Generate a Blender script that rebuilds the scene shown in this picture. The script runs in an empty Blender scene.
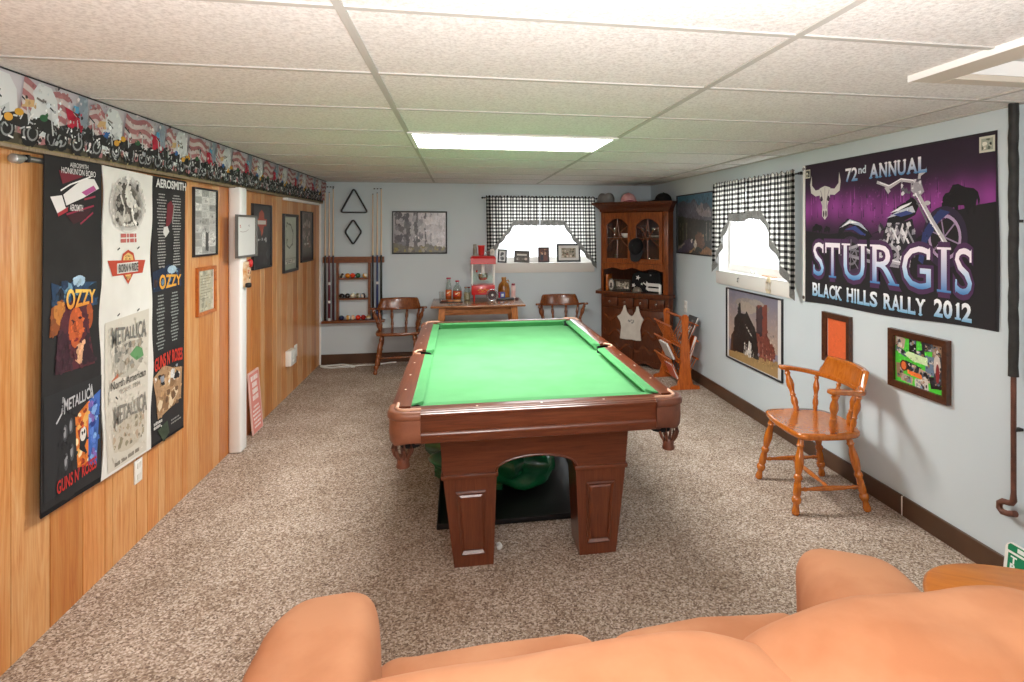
import bpy, bmesh, math, random
from mathutils import Vector, Matrix, noise

SC = bpy.context.scene
COL = SC.collection
PI = math.pi
XL, XR, YB, YF, ZC = -1.58, 2.395, 6.99, -1.3, 2.11     # room, metres; camera stands at x = y = 0


# ------------------------------------------------------------------ helpers
def lin(h):
    if isinstance(h, (tuple, list)):
        return tuple(h[:3])
    h = h.lstrip('#')
    v = [int(h[i:i + 2], 16) / 255 for i in (0, 2, 4)]
    return tuple(c / 12.92 if c <= .04045 else ((c + .055) / 1.055) ** 2.4 for c in v)


def link(o, parent=None):
    COL.objects.link(o)
    if parent is not None:
        o.parent = parent
    return o


def tag(o, label=None, cat=None, group=None, kind=None):
    if label: o['label'] = label
    if cat: o['category'] = cat
    if group: o['group'] = group
    if kind: o['kind'] = kind
    return o


def thing(name, label, cat, loc=(0, 0, 0), rz=0, group=None):
    o = bpy.data.objects.new(name, None)
    o.empty_display_size = .05
    link(o)
    o.location = loc
    o.rotation_euler = (0, 0, rz)
    return tag(o, label, cat, group)


def dup(root, loc, rz=0, label=None, group=None):
    r = root.copy(); COL.objects.link(r)
    r.location = loc; r.rotation_euler = (0, 0, rz)
    if label: r['label'] = label
    if group: r['group'] = group
    for ch in list(root.children):
        c = ch.copy(); COL.objects.link(c); c.parent = r
        for g in list(ch.children):
            d = g.copy(); COL.objects.link(d); d.parent = c
    return r


def obj(name, bm, mat, parent=None, smooth=None, recalc=True):
    if recalc:
        bmesh.ops.recalc_face_normals(bm, faces=bm.faces)
    me = bpy.data.meshes.new(name)
    bm.to_mesh(me); bm.free()
    for m in (mat if isinstance(mat, (list, tuple)) else [mat]):
        me.materials.append(m)
    if smooth is not None:
        me.polygons.foreach_set('use_smooth', [True] * len(me.polygons))
        me.set_sharp_from_angle(angle=math.radians(smooth))
    o = bpy.data.objects.new(name, me)
    return link(o, parent)


def struct(name, bm, mat, parent=None, smooth=None):
    o = obj(name, bm, mat, parent, smooth)
    o['kind'] = 'structure'
    return o


def B():
    return bmesh.new()


def box(bm, x0, x1, y0, y1, z0, z1, bev=0, seg=2, mi=0, M=None):
    r = bmesh.ops.create_cube(bm, size=1)
    vs = r['verts']
    for v in vs:
        v.co = Vector(((x0 + x1) / 2 + v.co.x * (x1 - x0), (y0 + y1) / 2 + v.co.y * (y1 - y0), (z0 + z1) / 2 + v.co.z * (z1 - z0)))
        if M is not None: v.co = M @ v.co
    fs = {f for v in vs for f in v.link_faces}
    for f in fs: f.material_index = mi
    if bev:
        es = {e for v in vs for e in v.link_edges}
        bmesh.ops.bevel(bm, geom=list(es), offset=bev, segments=seg, affect='EDGES', profile=.5, material=-1)
    return bm


def bx(x0, x1, y0, y1, z0, z1, bev=0, seg=2):
    return box(B(), x0, x1, y0, y1, z0, z1, bev, seg)


def ring_faces(bm, rings, cap=True, closed=False, mi=0):
    n = len(rings[0])
    pairs = list(zip(rings, rings[1:]))
    if closed: pairs.append((rings[-1], rings[0]))
    for a, b in pairs:
        for i in range(n):
            j = (i + 1) % n
            f = bm.faces.new((a[i], a[j], b[j], b[i])); f.material_index = mi
    if cap and not closed:
        f = bm.faces.new(list(reversed(rings[0]))); f.material_index = mi
        f = bm.faces.new(rings[-1]); f.material_index = mi


def turned(bm, p0, p1, prof, seg=12, mi=0, sx=1.0):
    """lathe-turned piece: prof = [(t along p0->p1, radius)]"""
    p0, p1 = Vector(p0), Vector(p1)
    d = (p1 - p0)
    q = d.normalized().to_track_quat('Z', 'Y')
    rings = []
    for t, r in prof:
        c = p0 + d * t
        rings.append([bm.verts.new(c + q @ Vector((max(r, .0004) * sx * math.cos(2 * PI * k / seg), max(r, .0004) * math.sin(2 * PI * k / seg), 0))) for k in range(seg)])
    ring_faces(bm, rings, mi=mi)
    return bm


def lathe(bm, prof, c=(0, 0, 0), seg=20, mi=0):
    """profile [(r, z)] about the z axis through c"""
    rings = []
    for r, z in prof:
        rings.append([bm.verts.new((c[0] + max(r, .0004) * math.cos(2 * PI * k / seg), c[1] + max(r, .0004) * math.sin(2 * PI * k / seg), c[2] + z)) for k in range(seg)])
    ring_faces(bm, rings, mi=mi)
    return bm


def tube(bm, pts, r, seg=8, closed=False, mi=0, flat=None, up=(0, 0, 1)):
    """round (or flat=(w,h) rectangular-ish) tube along points"""
    pts = [Vector(p) for p in pts]
    n = len(pts)
    rings = []
    for i, p in enumerate(pts):
        if closed:
            d = pts[(i + 1) % n] - pts[i - 1]
        else:
            d = pts[min(i + 1, n - 1)] - pts[max(i - 1, 0)]
        d.normalize()
        u = Vector(up)
        s = d.cross(u)
        if s.length < 1e-4: s = d.cross(Vector((1, 0, .01)))
        s.normalize(); t = s.cross(d).normalized()
        rr = r[i] if isinstance(r, (list, tuple)) else r
        if flat:
            w, h = flat[i] if isinstance(flat, list) else flat
            ring = []
            for k in range(seg):
                a = 2 * PI * k / seg
                ca, sa = math.cos(a), math.sin(a)
                e = .45
                ring.append(bm.verts.new(p + s * (w / 2 * math.copysign(abs(ca) ** e, ca)) + t * (h / 2 * math.copysign(abs(sa) ** e, sa))))
        else:
            ring = [bm.verts.new(p + s * (rr * math.cos(2 * PI * k / seg)) + t * (rr * math.sin(2 * PI * k / seg))) for k in range(seg)]
        rings.append(ring)
    ring_faces(bm, rings, closed=closed, mi=mi)
    return bm


def prism(bm, pts, a, b, axis='y', mi=0, M=None):
    """2-D outline extruded: axis y -> pts are (x,z); axis z -> (x,y); axis x -> (y,z)"""
    def P(p, t):
        v = Vector((p[0], t, p[1])) if axis == 'y' else Vector((p[0], p[1], t)) if axis == 'z' else Vector((t, p[0], p[1]))
        return M @ v if M is not None else v
    r0 = [bm.verts.new(P(p, a)) for p in pts]
    r1 = [bm.verts.new(P(p, b)) for p in pts]
    ring_faces(bm, [r0, r1], mi=mi)
    return bm


def pill(bm, c, rad, e1=.5, e2=.5, nu=28, nv=16, wr=0, ws=6.0, seed=0, fn=None):
    """padded cushion: superellipsoid with wrinkles; e small = boxy"""
    def p(t, e): return math.copysign(abs(t) ** e, t)
    rows = []
    for j in range(nv + 1):
        f = -PI / 2 + PI * j / nv
        row = []
        for i in range(nu):
            t = 2 * PI * i / nu
            v = Vector((rad[0] * p(math.cos(f), e1) * p(math.cos(t), e2), rad[1] * p(math.cos(f), e1) * p(math.sin(t), e2), rad[2] * p(math.sin(f), e1)))
            if fn: v = fn(v)
            if wr:
                q = v * ws + Vector((seed * 7.3, seed * 3.1, 0))
                v = v * (1 + wr * noise.noise(q) / max(.12, v.length) * .5)
            row.append(bm.verts.new(Vector(c) + v))
            if j in (0, nv): break
        rows.append(row)
    for j in range(nv):
        a, b = rows[j], rows[j + 1]
        for i in range(nu):
            k = (i + 1) % nu
            if len(a) == 1: bm.faces.new((a[0], b[k], b[i]))
            elif len(b) == 1: bm.faces.new((a[i], a[k], b[0]))
            else: bm.faces.new((a[i], a[k], b[k], b[i]))
    return bm


def arc(cx, cy, r, a0, a1, n=12, ry=None):
    ry = r if ry is None else ry
    return [(cx + r * math.cos(math.radians(a0 + (a1 - a0) * k / n)), cy + ry * math.sin(math.radians(a0 + (a1 - a0) * k / n))) for k in range(n + 1)]


# ------------------------------------------------------------------ materials
class N:
    def __init__(s, name):
        s.m = bpy.data.materials.new(name); s.m.use_nodes = True
        s.t = s.m.node_tree; s.n = s.t.nodes; s.l = s.t.links
        s.b = s.n['Principled BSDF']

    def add(s, k, **kw):
        x = s.n.new(k)
        for a, v in kw.items(): setattr(x, a, v)
        return x

    def set(s, **kw):
        for k, v in kw.items():
            s.b.inputs[k.replace('_', ' ')].default_value = v
        return s

    def link(s, a, b): s.l.new(a, b)

    def coord(s, scale=(1, 1, 1), kind='Object'):
        tc = s.add('ShaderNodeTexCoord'); mp = s.add('ShaderNodeMapping')
        mp.inputs['Scale'].default_value = scale
        s.link(tc.outputs[kind], mp.inputs['Vector'])
        return mp.outputs[0]

    def noise(s, vec, scale, detail=3, rough=.5, dist=0):
        x = s.add('ShaderNodeTexNoise')
        x.inputs['Scale'].default_value = scale; x.inputs['Detail'].default_value = detail
        x.inputs['Roughness'].default_value = rough; x.inputs['Distortion'].default_value = dist
        if vec is not None: s.link(vec, x.inputs['Vector'])
        return x.outputs['Fac']

    def ramp(s, fac, stops, interp='LINEAR'):
        r = s.add('ShaderNodeValToRGB'); r.color_ramp.interpolation = interp
        e = r.color_ramp.elements
        while len(e) < len(stops): e.new(.5)
        for i, (p, c) in enumerate(stops):
            e[i].position = p; e[i].color = (*lin(c), 1)
        s.link(fac, r.inputs[0])
        return r.outputs[0]

    def bump(s, fac, strength=.2, dist=.01):
        b = s.add('ShaderNodeBump'); b.inputs['Strength'].default_value = strength; b.inputs['Distance'].default_value = dist
        s.link(fac, b.inputs['Height']); s.link(b.outputs[0], s.b.inputs['Normal'])


def plain(name, col, rough=.5, metal=0, coat=0, spec=.5):
    n = N(name)
    n.set(Base_Color=(*lin(col), 1), Roughness=rough, Metallic=metal, Coat_Weight=coat)
    n.b.inputs['Specular IOR Level'].default_value = spec
    return n.m


def wood(name, c1, c2, c3=None, rough=.35, coat=0, scale=(30, 30, 2.2), amt=3.0, bump=.03):
    n = N(name)
    v = n.coord(scale)
    f = n.noise(v, amt, 5, .6, 1.2)
    st = [(.32, c2), (.5, c1), (.7, c3 or c1)]
    n.link(n.ramp(f, st), n.b.inputs['Base Color'])
    n.set(Roughness=rough, Coat_Weight=coat, Coat_Roughness=.12)
    if bump: n.bump(f, bump, .004)
    return n.m


def mottled(name, c1, c2, scale=4, rough=.6, bump=0, bscale=None, coat=0, lo=.35, hi=.65, detail=3):
    n = N(name)
    v = n.coord()
    f = n.noise(v, scale, detail)
    n.link(n.ramp(f, [(lo, c1), (hi, c2)]), n.b.inputs['Base Color'])
    n.set(Roughness=rough, Coat_Weight=coat)
    if bump:
        g = n.noise(v, bscale or scale * 6, 3)
        n.bump(g, bump, .004)
    return n.m


def print_mat(name, rough, coat=0):
    n = N(name)
    a = n.add('ShaderNodeAttribute', attribute_name='Col')
    n.link(a.outputs['Color'], n.b.inputs['Base Color'])
    n.set(Roughness=rough, Coat_Weight=coat, Coat_Roughness=.03)
    return n.m


def emit(name, col, strength):
    n = N(name)
    n.set(Base_Color=(*lin(col), 1), Emission_Color=(*lin(col), 1), Emission_Strength=strength)
    return n.m


M = {}
M['print'] = print_mat('printed_cloth_ink', .85)
M['gloss_print'] = print_mat('glazed_print', .35, .35)
M['white'] = plain('white_paint', '#f2f1ee', .45)
M['black'] = plain('black_satin', '#161514', .4)
M['matte_black'] = plain('black_cloth', '#1b1a1b', .9, spec=.2)
M['black_metal'] = plain('black_metal', '#1a1a1c', .35, .3)
M['chrome'] = plain('chrome', '#c9cbcd', .18, 1)
M['brass'] = plain('brass_bright', '#cfc6ae', .25, 1)
M['plastic_white'] = plain('white_plastic', '#ecebe6', .35)
M['red'] = plain('red_enamel', '#c41d20', .3, coat=.4)
M['amber'] = plain('amber', '#b0701f', .25)
M['glassy'] = None


def glass(name, tint='#ffffff', mix=.16, rough=.03):
    n = N(name)
    tr = n.add('ShaderNodeBsdfTransparent'); tr.inputs[0].default_value = (*lin(tint), 1)
    gl = n.add('ShaderNodeBsdfGlossy'); gl.inputs['Roughness'].default_value = rough
    mx = n.add('ShaderNodeMixShader'); mx.inputs[0].default_value = mix
    n.link(tr.outputs[0], mx.inputs[1]); n.link(gl.outputs[0], mx.inputs[2])
    n.link(mx.outputs[0], n.n['Material Output'].inputs['Surface'])
    return n.m


M['glass'] = glass('clear_glass', '#fafcfc', .12)
M['thin_glass'] = glass('pane_glass', '#ffffff', .02)


# carpet: speckled beige / brown / grey loop pile
def carpet():
    n = N('speckled_carpet')
    v = n.coord()
    vo = n.add('ShaderNodeTexVoronoi'); vo.inputs['Scale'].default_value = 150; n.link(v, vo.inputs['Vector'])
    sp = n.add('ShaderNodeSeparateColor'); n.link(vo.outputs['Color'], sp.inputs[0])
    col = n.ramp(sp.outputs[0], [(0, '#75645a'), (.18, '#917e70'), (.42, '#a99787'), (.68, '#bdac9d'), (.9, '#d9cdc1')])
    big = n.noise(v, 3.5, 4)
    mx = n.add('ShaderNodeMix', data_type='RGBA', blend_type='MULTIPLY'); mx.inputs['Factor'].default_value = 1
    n.link(col, mx.inputs['A']); n.link(n.ramp(big, [(.3, '#e4dfda'), (.7, '#ffffff')]), mx.inputs['B'])
    n.link(mx.outputs['Result'], n.b.inputs['Base Color'])
    n.set(Roughness=.95); n.b.inputs['Specular IOR Level'].default_value = .1
    n.bump(sp.outputs[1], .5, .006)
    return n.m


M['carpet'] = carpet()


def tile():
    n = N('acoustic_tile')
    v = n.coord()
    f = n.noise(v, 85, 5, .65)
    n.link(n.ramp(f, [(.34, '#cfccc8'), (.5, '#e4e1de'), (.62, '#efedea')]), n.b.inputs['Base Color'])
    n.set(Roughness=.85)
    n.bump(f, .5, .006)
    return n.m


M['tile'] = tile()
M['tbar'] = plain('white_t_bar', '#b9b6b0', .75)


def wallpaint(name, c1, c2):
    n = N(name)
    v = n.coord()
    n.link(n.ramp(n.noise(v, 1.2, 2), [(.35, c1), (.65, c2)]), n.b.inputs['Base Color'])
    n.set(Roughness=.55)
    n.bump(n.noise(v, 60, 3), .06, .003)
    return n.m


M['wall'] = wallpaint('pale_blue_wall_paint', '#c5d0d5', '#cdd7db')


def panelling():
    n = N('honey_wood_panelling')
    a = n.add('ShaderNodeAttribute', attribute_name='Col')
    v = n.coord((1, 9, .55))
    f = n.noise(v, 3.2, 5, .6, 1.8)
    g = n.noise(n.coord((1, 60, 1.2)), 6, 3, .6)
    mx = n.add('ShaderNodeMix', data_type='RGBA', blend_type='MULTIPLY'); mx.inputs['Factor'].default_value = 1
    n.link(a.outputs['Color'], mx.inputs['A']); n.link(n.ramp(f, [(.3, '#e3b584'), (.5, '#f7e1c6'), (.7, '#ffffff')]), mx.inputs['B'])
    m2 = n.add('ShaderNodeMix', data_type='RGBA', blend_type='MULTIPLY'); m2.inputs['Factor'].default_value = .5
    n.link(mx.outputs['Result'], m2.inputs['A']); n.link(n.ramp(g, [(.35, '#e0c8ac'), (.6, '#ffffff')]), m2.inputs['B'])
    n.link(m2.outputs['Result'], n.b.inputs['Base Color'])
    n.set(Roughness=.32, Coat_Weight=.15, Coat_Roughness=.25)
    return n.m


M['panel'] = panelling()
for _k, _sc in (('table_wood', (26, 1.6, 26)), ('table_wood_x', (1.6, 26, 26)), ('table_wood_z', (26, 26, 1.6))):
    M[_k] = wood('mahogany_' + _k, '#63311c', '#552814', '#703c22', .3, .35, _sc, 3)
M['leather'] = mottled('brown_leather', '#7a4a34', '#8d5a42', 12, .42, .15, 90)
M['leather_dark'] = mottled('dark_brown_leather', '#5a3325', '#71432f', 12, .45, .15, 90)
M['leather_rim'] = plain('worn_tan_leather_rim', '#c79a80', .4)
M['felt'] = mottled('green_felt', '#50935b', '#579b63', 5, .95, .05, 300)
M['felt_dark'] = mottled('green_cushion_cloth', '#468c53', '#4d935a', 5, .95)
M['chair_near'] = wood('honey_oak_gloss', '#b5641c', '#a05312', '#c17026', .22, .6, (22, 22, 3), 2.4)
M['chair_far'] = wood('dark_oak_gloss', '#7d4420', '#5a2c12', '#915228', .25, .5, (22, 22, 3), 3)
M['dark_oak'] = wood('cherry_cabinet_wood', '#52260f', '#3a1808', '#663216', .35, .25, (18, 18, 2.4), 3)
M['cab_light'] = wood('cherry_wood_edge', '#7d3d17', '#5c290d', '#92501f', .3, .3, (18, 18, 2.4), 3)
M['rack_wood'] = wood('orange_pine', '#b4581a', '#964410', '#c46a26', .4, .2, (20, 20, 3), 3)
M['cue_wood'] = wood('brown_rack_wood', '#7a421d', '#5b2e12', '#8c5126', .4, .15, (3, 20, 20), 3)
M['oak_table'] = wood('oak_side_table', '#8e5a33', '#6d3f1f', '#a26c42', .22, .4, (2.5, 20, 20), 3)
M['oak_leg'] = wood('oak_leg', '#a8662f', '#8a4d1f', '#b8763c', .35, .2, (22, 22, 3), 3)
M['end_top'] = wood('golden_oak_top', '#b86a18', '#a85c10', '#c27622', .35, .15, (2, 14, 24), 2)
M['brown_base'] = mottled('brown_baseboard', '#48301f', '#553a28', 5, .4)
M['frame_black'] = plain('black_frame', '#17161a', .35)
M['frame_brown'] = wood('walnut_frame', '#482513', '#33180b', '#55301a', .35, .2, (12, 12, 12), 2)
M['frame_gold'] = wood('honey_frame', '#b7621f', '#964a12', '#c67630', .35, .2, (12, 12, 12), 2)
M['mat_white'] = plain('white_mount', '#ece9e4', .6)
M['suede'] = mottled('peach_suede', '#a66b46', '#b77f5a', 4.5, .85, .12, 26, lo=.38, hi=.62, detail=5)
M['copper'] = mottled('old_copper', '#4a2a1e', '#6a4030', 14, .5)
M['rubber'] = mottled('black_pipe_wrap', '#171615', '#2c2a28', 20, .7, .3, 40)


def gingham(name, cell):
    n = N(name)
    uv = n.add('ShaderNodeUVMap', uv_map='UVMap')
    sp = n.add('ShaderNodeSeparateXYZ'); n.link(uv.outputs[0], sp.inputs[0])
    outs = []
    for k in (0, 1):
        m = n.add('ShaderNodeMath', operation='MULTIPLY'); m.inputs[1].default_value = 1 / cell; n.link(sp.outputs[k], m.inputs[0])
        fr = n.add('ShaderNodeMath', operation='FRACT'); n.link(m.outputs[0], fr.inputs[0])
        g = n.add('ShaderNodeMath', operation='GREATER_THAN'); g.inputs[1].default_value = .5; n.link(fr.outputs[0], g.inputs[0])
        outs.append(g.outputs[0])
    ad = n.add('ShaderNodeMath', operation='ADD'); n.link(outs[0], ad.inputs[0]); n.link(outs[1], ad.inputs[1])
    hf = n.add('ShaderNodeMath', operation='MULTIPLY'); hf.inputs[1].default_value = .5; n.link(ad.outputs[0], hf.inputs[0])
    c = n.ramp(hf.outputs[0], [(0, '#eceae4'), (.3, '#7a7875'), (.8, '#1f1e1e')], 'CONSTANT')
    n.link(c, n.b.inputs['Base Color']); n.set(Roughness=.9)
    tl = n.add('ShaderNodeBsdfTranslucent'); n.link(c, tl.inputs[0])
    mx = n.add('ShaderNodeMixShader'); mx.inputs[0].default_value = .3
    n.link(n.b.outputs[0], mx.inputs[1]); n.link(tl.outputs[0], mx.inputs[2])
    n.link(mx.outputs[0], n.n['Material Output'].inputs['Surface'])
    return n.m


M['gingham'] = gingham('black_white_gingham', .042)
M['gingham_trim'] = mottled('grey_mini_check', '#7d7c79', '#979591', 120, .9)


# ------------------------------------------------------------------ flat artwork (posters, prints, lettering)
_tc = {}


def text_tris(s, off=0.0):
    key = (s, off)
    if key in _tc: return _tc[key]
    cu = bpy.data.curves.new('lettering', 'FONT'); cu.body = s; cu.offset = off; cu.resolution_u = 3
    o = bpy.data.objects.new('lettering', cu)
    me = bpy.data.meshes.new_from_object(o)
    vs = [(v.co.x, v.co.y) for v in me.vertices]
    fs = [tuple(p.vertices) for p in me.polygons]
    bpy.data.objects.remove(o); bpy.data.meshes.remove(me); bpy.data.curves.remove(cu)
    xs = [p[0] for p in vs] or [0, 1]; ys = [p[1] for p in vs] or [0, 1]
    _tc[key] = (vs, fs, (min(xs), min(ys), max(xs), max(ys)))
    return _tc[key]


SERIF = dict(A='bl br', B='Tl Bl', C='', D='Tl Bl', E='Tl Bl', F='Tl bl', G='', H='tl bl tr br', I='tc bc', J='tr', K='tl bl tr br', L='tl Bl', M='tl bl tr br',
             N='tl bl tr', O='', P='Tl bl', Q='', R='Tl bl br', S='', T='bc', U='tl tr', V='tl tr', W='tl tr', X='tl bl tr br', Y='tl tr bc', Z='')


class Art:
    """flat print in its own plane: tx maps given coordinates to metres from the centre"""
    EPS = 1e-5

    def __init__(s, tx=None, clip=None):
        s.P = []; s.tx = tx or (lambda a, b: (a, b)); s.k = 0; s.clip = clip; s.late = None

    def poly(s, pts, col, up=True):
        if up: s.k += 1
        if s.clip:
            x0, y0, x1, y1 = s.clip
            pts = [(min(max(p[0], x0), x1), min(max(p[1], y0), y1)) for p in pts]
        q = [s.tx(*p) for p in pts]
        cols = [lin(col(*p)) if callable(col) else None for p in pts]
        s.P.append((q, cols if callable(col) else [lin(col)] * len(q), s.k))
        return s

    def rect(s, x0, y0, x1, y1, col): return s.poly([(x0, y0), (x1, y0), (x1, y1), (x0, y1)], col)

    def ell(s, cx, cy, rx, ry, col, n=18, rot=0):
        c, d = math.cos(rot), math.sin(rot)
        return s.poly([(cx + rx * math.cos(2 * PI * k / n) * c - ry * math.sin(2 * PI * k / n) * d, cy + rx * math.cos(2 * PI * k / n) * d + ry * math.sin(2 * PI * k / n) * c) for k in range(n)], col)

    def ring(s, cx, cy, r0, r1, col, n=22, a0=0, a1=360, sy=1.0):
        s.k += 1
        for k in range(n):
            a, b = math.radians(a0 + (a1 - a0) * k / n), math.radians(a0 + (a1 - a0) * (k + 1) / n)
            s.poly([(cx + r0 * math.cos(a), cy + sy * r0 * math.sin(a)), (cx + r1 * math.cos(a), cy + sy * r1 * math.sin(a)), (cx + r1 * math.cos(b), cy + sy * r1 * math.sin(b)), (cx + r0 * math.cos(b), cy + sy * r0 * math.sin(b))], col, False)
        return s

    def line(s, pts, w, col):
        s.k += 1
        for (ax, ay), (bx_, by) in zip(pts, pts[1:]):
            dx, dy = bx_ - ax, by - ay
            L = math.hypot(dx, dy) or 1; s.k += .12
            nx, ny = -dy / L * w / 2, dx / L * w / 2
            ex, ey = dx / L * w * .25, dy / L * w * .25
            s.poly([(ax + nx - ex, ay + ny - ey), (bx_ + nx + ex, by + ny + ey), (bx_ - nx + ex, by - ny + ey), (ax - nx - ex, ay - ny - ey)], col, False)
        return s

    def grid(s, x0, y0, x1, y1, nx, ny, fn):
        s.k += 1
        for i in range(nx):
            for j in range(ny):
                a, b = x0 + (x1 - x0) * i / nx, x0 + (x1 - x0) * (i + 1) / nx
                c, d = y0 + (y1 - y0) * j / ny, y0 + (y1 - y0) * (j + 1) / ny
                s.poly([(a, c), (b, c), (b, d), (a, d)], fn, False)
        return s

    def text(s, t, x0, y0, x1, y1, col, off=0.0, warp=None, grow=0):
        """lettering stretched to the box; warp(fx, fy) -> (fx, fy) bends it"""
        if s.late is not None:          # lettering goes on top of everything printed
            s.late.append((t, x0, y0, x1, y1, col, off, warp)); return s
        vs, fs, bb = text_tris(t, off)
        if off: bb = text_tris(t, 0.0)[2]
        s.k += 1
        w, h = bb[2] - bb[0] or 1, bb[3] - bb[1] or 1

        def T(p):
            fx, fy = (p[0] - bb[0]) / w, (p[1] - bb[1]) / h
            if warp: fx, fy = warp(fx, fy)
            return (x0 + (x1 - x0) * fx, y0 + (y1 - y0) * fy)
        for f in fs: s.poly([T(vs[i]) for i in f], col, False)
        return s

    def serif(s, t, boxes, y0, y1, col, off=.0, sw=.34, sh=.085, halo=None):
        """letter by letter with slab serifs; boxes = [(x0, x1)] per letter"""
        if halo:
            for ch, (a, b) in zip(t, boxes):
                s.text(ch, a, y0, b, y1, halo[0], halo[1])
        for ch, (a, b) in zip(t, boxes):
            s.text(ch, a, y0, b, y1, col, off)
            for c in SERIF.get(ch, '').split():
                w = (b - a) * sw * (1.5 if ch == 'I' else 1)
                hh = (y1 - y0) * sh
                if c[1] == 'l': u0, u1 = a - (b - a) * .1, a + w * .95
                elif c[1] == 'r': u0, u1 = b - w * .95, b + (b - a) * .1
                else: u0, u1 = (a + b) / 2 - w * .72, (a + b) / 2 + w * .72
                if ch == 'I': u0, u1 = a - (b - a) * .75, b + (b - a) * .75
                s.k += .3
                if c[0] in 'tT': s.poly([(u0, y1 - hh), (u1, y1 - hh), (u1, y1), (u0, y1)], col, False)
                else: s.poly([(u0, y0), (u1, y0), (u1, y0 + hh), (u0, y0 + hh)], col, False)
            hh = y1 - y0; s.k += .3
            if ch == 'T':
                for q in (a, b - (b - a) * .09): s.poly([(q, y1 - hh * .3), (q + (b - a) * .09, y1 - hh * .3), (q + (b - a) * .09, y1), (q, y1)], col, False)
            s.k += .3
            if ch == 'L': s.poly([(b - (b - a) * .14, y0), (b, y0), (b, y0 + hh * .32), (b - (b - a) * .14, y0)], col, False)
            if ch in 'SC' or ch == 'G': s.poly([(b - (b - a) * .14, y1 - hh * .3), (b - (b - a) * .03, y1 - hh * .3), (b - (b - a) * .03, y1 - hh * .02), (b - (b - a) * .14, y1 - hh * .1)], col, False)
            if ch == 'S': s.poly([(a + (b - a) * .03, y0 + hh * .02), (a + (b - a) * .14, y0 + hh * .1), (a + (b - a) * .12, y0 + hh * .32), (a + (b - a) * .03, y0 + hh * .32)], col, False)
        return s

    def blobs(s, n, x0, y0, x1, y1, cols, smin, smax, seed, aspect=1.0, jag=5):
        R = random.Random(seed)
        for i in range(n):
            cx, cy = R.uniform(x0, x1), R.uniform(y0, y1)
            r = R.uniform(smin, smax); a0 = R.random() * 6
            pts = []
            for k in range(jag + R.randint(0, 3)):
                pass
            m = jag + R.randint(0, 3)
            for k in range(m):
                rr = r * R.uniform(.5, 1)
                pts.append((min(max(cx + rr * math.cos(2 * PI * k / m + a0), x0), x1), min(max(cy + rr * aspect * math.sin(2 * PI * k / m + a0), y0), y1)))
            s.poly(pts, R.choice(cols), i % 4 == 0)
            # neighbours of one layer get a hair of offset so that they never coincide
            q, c, k = s.P[-1]; s.P[-1] = (q, c, k + (i % 4) * .2)
        return s

    def rows(s, x0, y0, x1, y1, n, h, col, seed=1, align='l', words=True):
        """lines of small illegible type"""
        R = random.Random(seed); s.k += 1
        for i in range(n):
            y = y1 - (y1 - y0) * (i + .5) / n
            L = (x1 - x0) * R.uniform(.55, 1)
            a = x0 if align == 'l' else x1 - L if align == 'r' else (x0 + x1 - L) / 2
            x = a
            while x < a + L - 1e-6:
                w = min((x1 - x0) * R.uniform(.06, .22), a + L - x)
                s.poly([(x, y - h / 2), (x + w, y - h / 2), (x + w, y + h / 2), (x, y + h / 2)], col, False)
                x += w + (x1 - x0) * .035
        return s

    def texture(s, n, x0, y0, x1, y1, smin, smax, amp, seed, aspect=1.0):
        """brush marks: small blobs that take the colour already there, a little lighter or darker"""
        R = random.Random(seed)
        tp = [s.tx(x0, y0), s.tx(x1, y1)]
        X0, X1 = sorted((tp[0][0], tp[1][0])); Y0, Y1 = sorted((tp[0][1], tp[1][1]))
        base = []
        for q, c, k in s.P:
            base.append((min(p[0] for p in q), max(p[0] for p in q), min(p[1] for p in q), max(p[1] for p in q), q, c, k))
        base.sort(key=lambda b: -b[6])
        k0 = s.k + 1
        for i in range(n):
            X, Y = R.uniform(X0, X1), R.uniform(Y0, Y1)
            col = None
            for a, b, c, d, q, cc, k in base:
                if X < a or X > b or Y < c or Y > d: continue
                ins = False
                for (ax, ay), (bx_, by) in zip(q, q[1:] + q[:1]):
                    if (ay > Y) != (by > Y) and X < (bx_ - ax) * (Y - ay) / (by - ay) + ax: ins = not ins
                if ins: col = cc[0]; break
            if col is None: continue
            j = 1 + amp * R.uniform(-1, 1); w = R.uniform(-.12, .12) * amp
            col = (min(1, max(0, col[0] * (j + w) + .012 * amp)), min(1, max(0, col[1] * j + .01 * amp)), min(1, max(0, col[2] * (j - w) + .01 * amp)))
            r = R.uniform(smin, smax); m = R.randint(4, 7); a0 = R.random() * 6
            pts = [(min(max(X + r * R.uniform(.5, 1) * math.cos(2 * PI * t / m + a0), X0), X1), min(max(Y + aspect * r * R.uniform(.5, 1) * math.sin(2 * PI * t / m + a0), Y0), Y1)) for t in range(m)]
            s.P.append((pts, [col] * m, k0 + i * .25))
        s.k = k0 + n * .25
        return s

    def build(s, name, parent, mat, y=0.0):  # y = where the carrier's front lies
        if s.late:
            L, s.late = s.late, None
            for a in L: s.text(*a)
        me = bpy.data.meshes.new(name)
        vs, fs, cs = [], [], []
        for q, c, k in s.P:
            i0 = len(vs)
            ar = sum(q[i][0] * q[(i + 1) % len(q)][1] - q[(i + 1) % len(q)][0] * q[i][1] for i in range(len(q)))
            if ar < 0: q, c = q[::-1], c[::-1]
            vs += [(p[0], y - .0004 - k * s.EPS, p[1]) for p in q]
            fs.append(tuple(range(i0, i0 + len(q)))); cs += c
        me.from_pydata(vs, [], fs)
        at = me.color_attributes.new('Col', 'FLOAT_COLOR', 'POINT')
        at.data.foreach_set('color', [x for c in cs for x in (*c, 1.0)])
        me.materials.append(mat)
        o = bpy.data.objects.new(name, me)
        return link(o, parent)


def lerp(c1, c2):
    a, b = lin(c1), lin(c2)
    return lambda t: tuple(a[i] + (b[i] - a[i]) * min(1, max(0, t)) for i in range(3))


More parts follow.
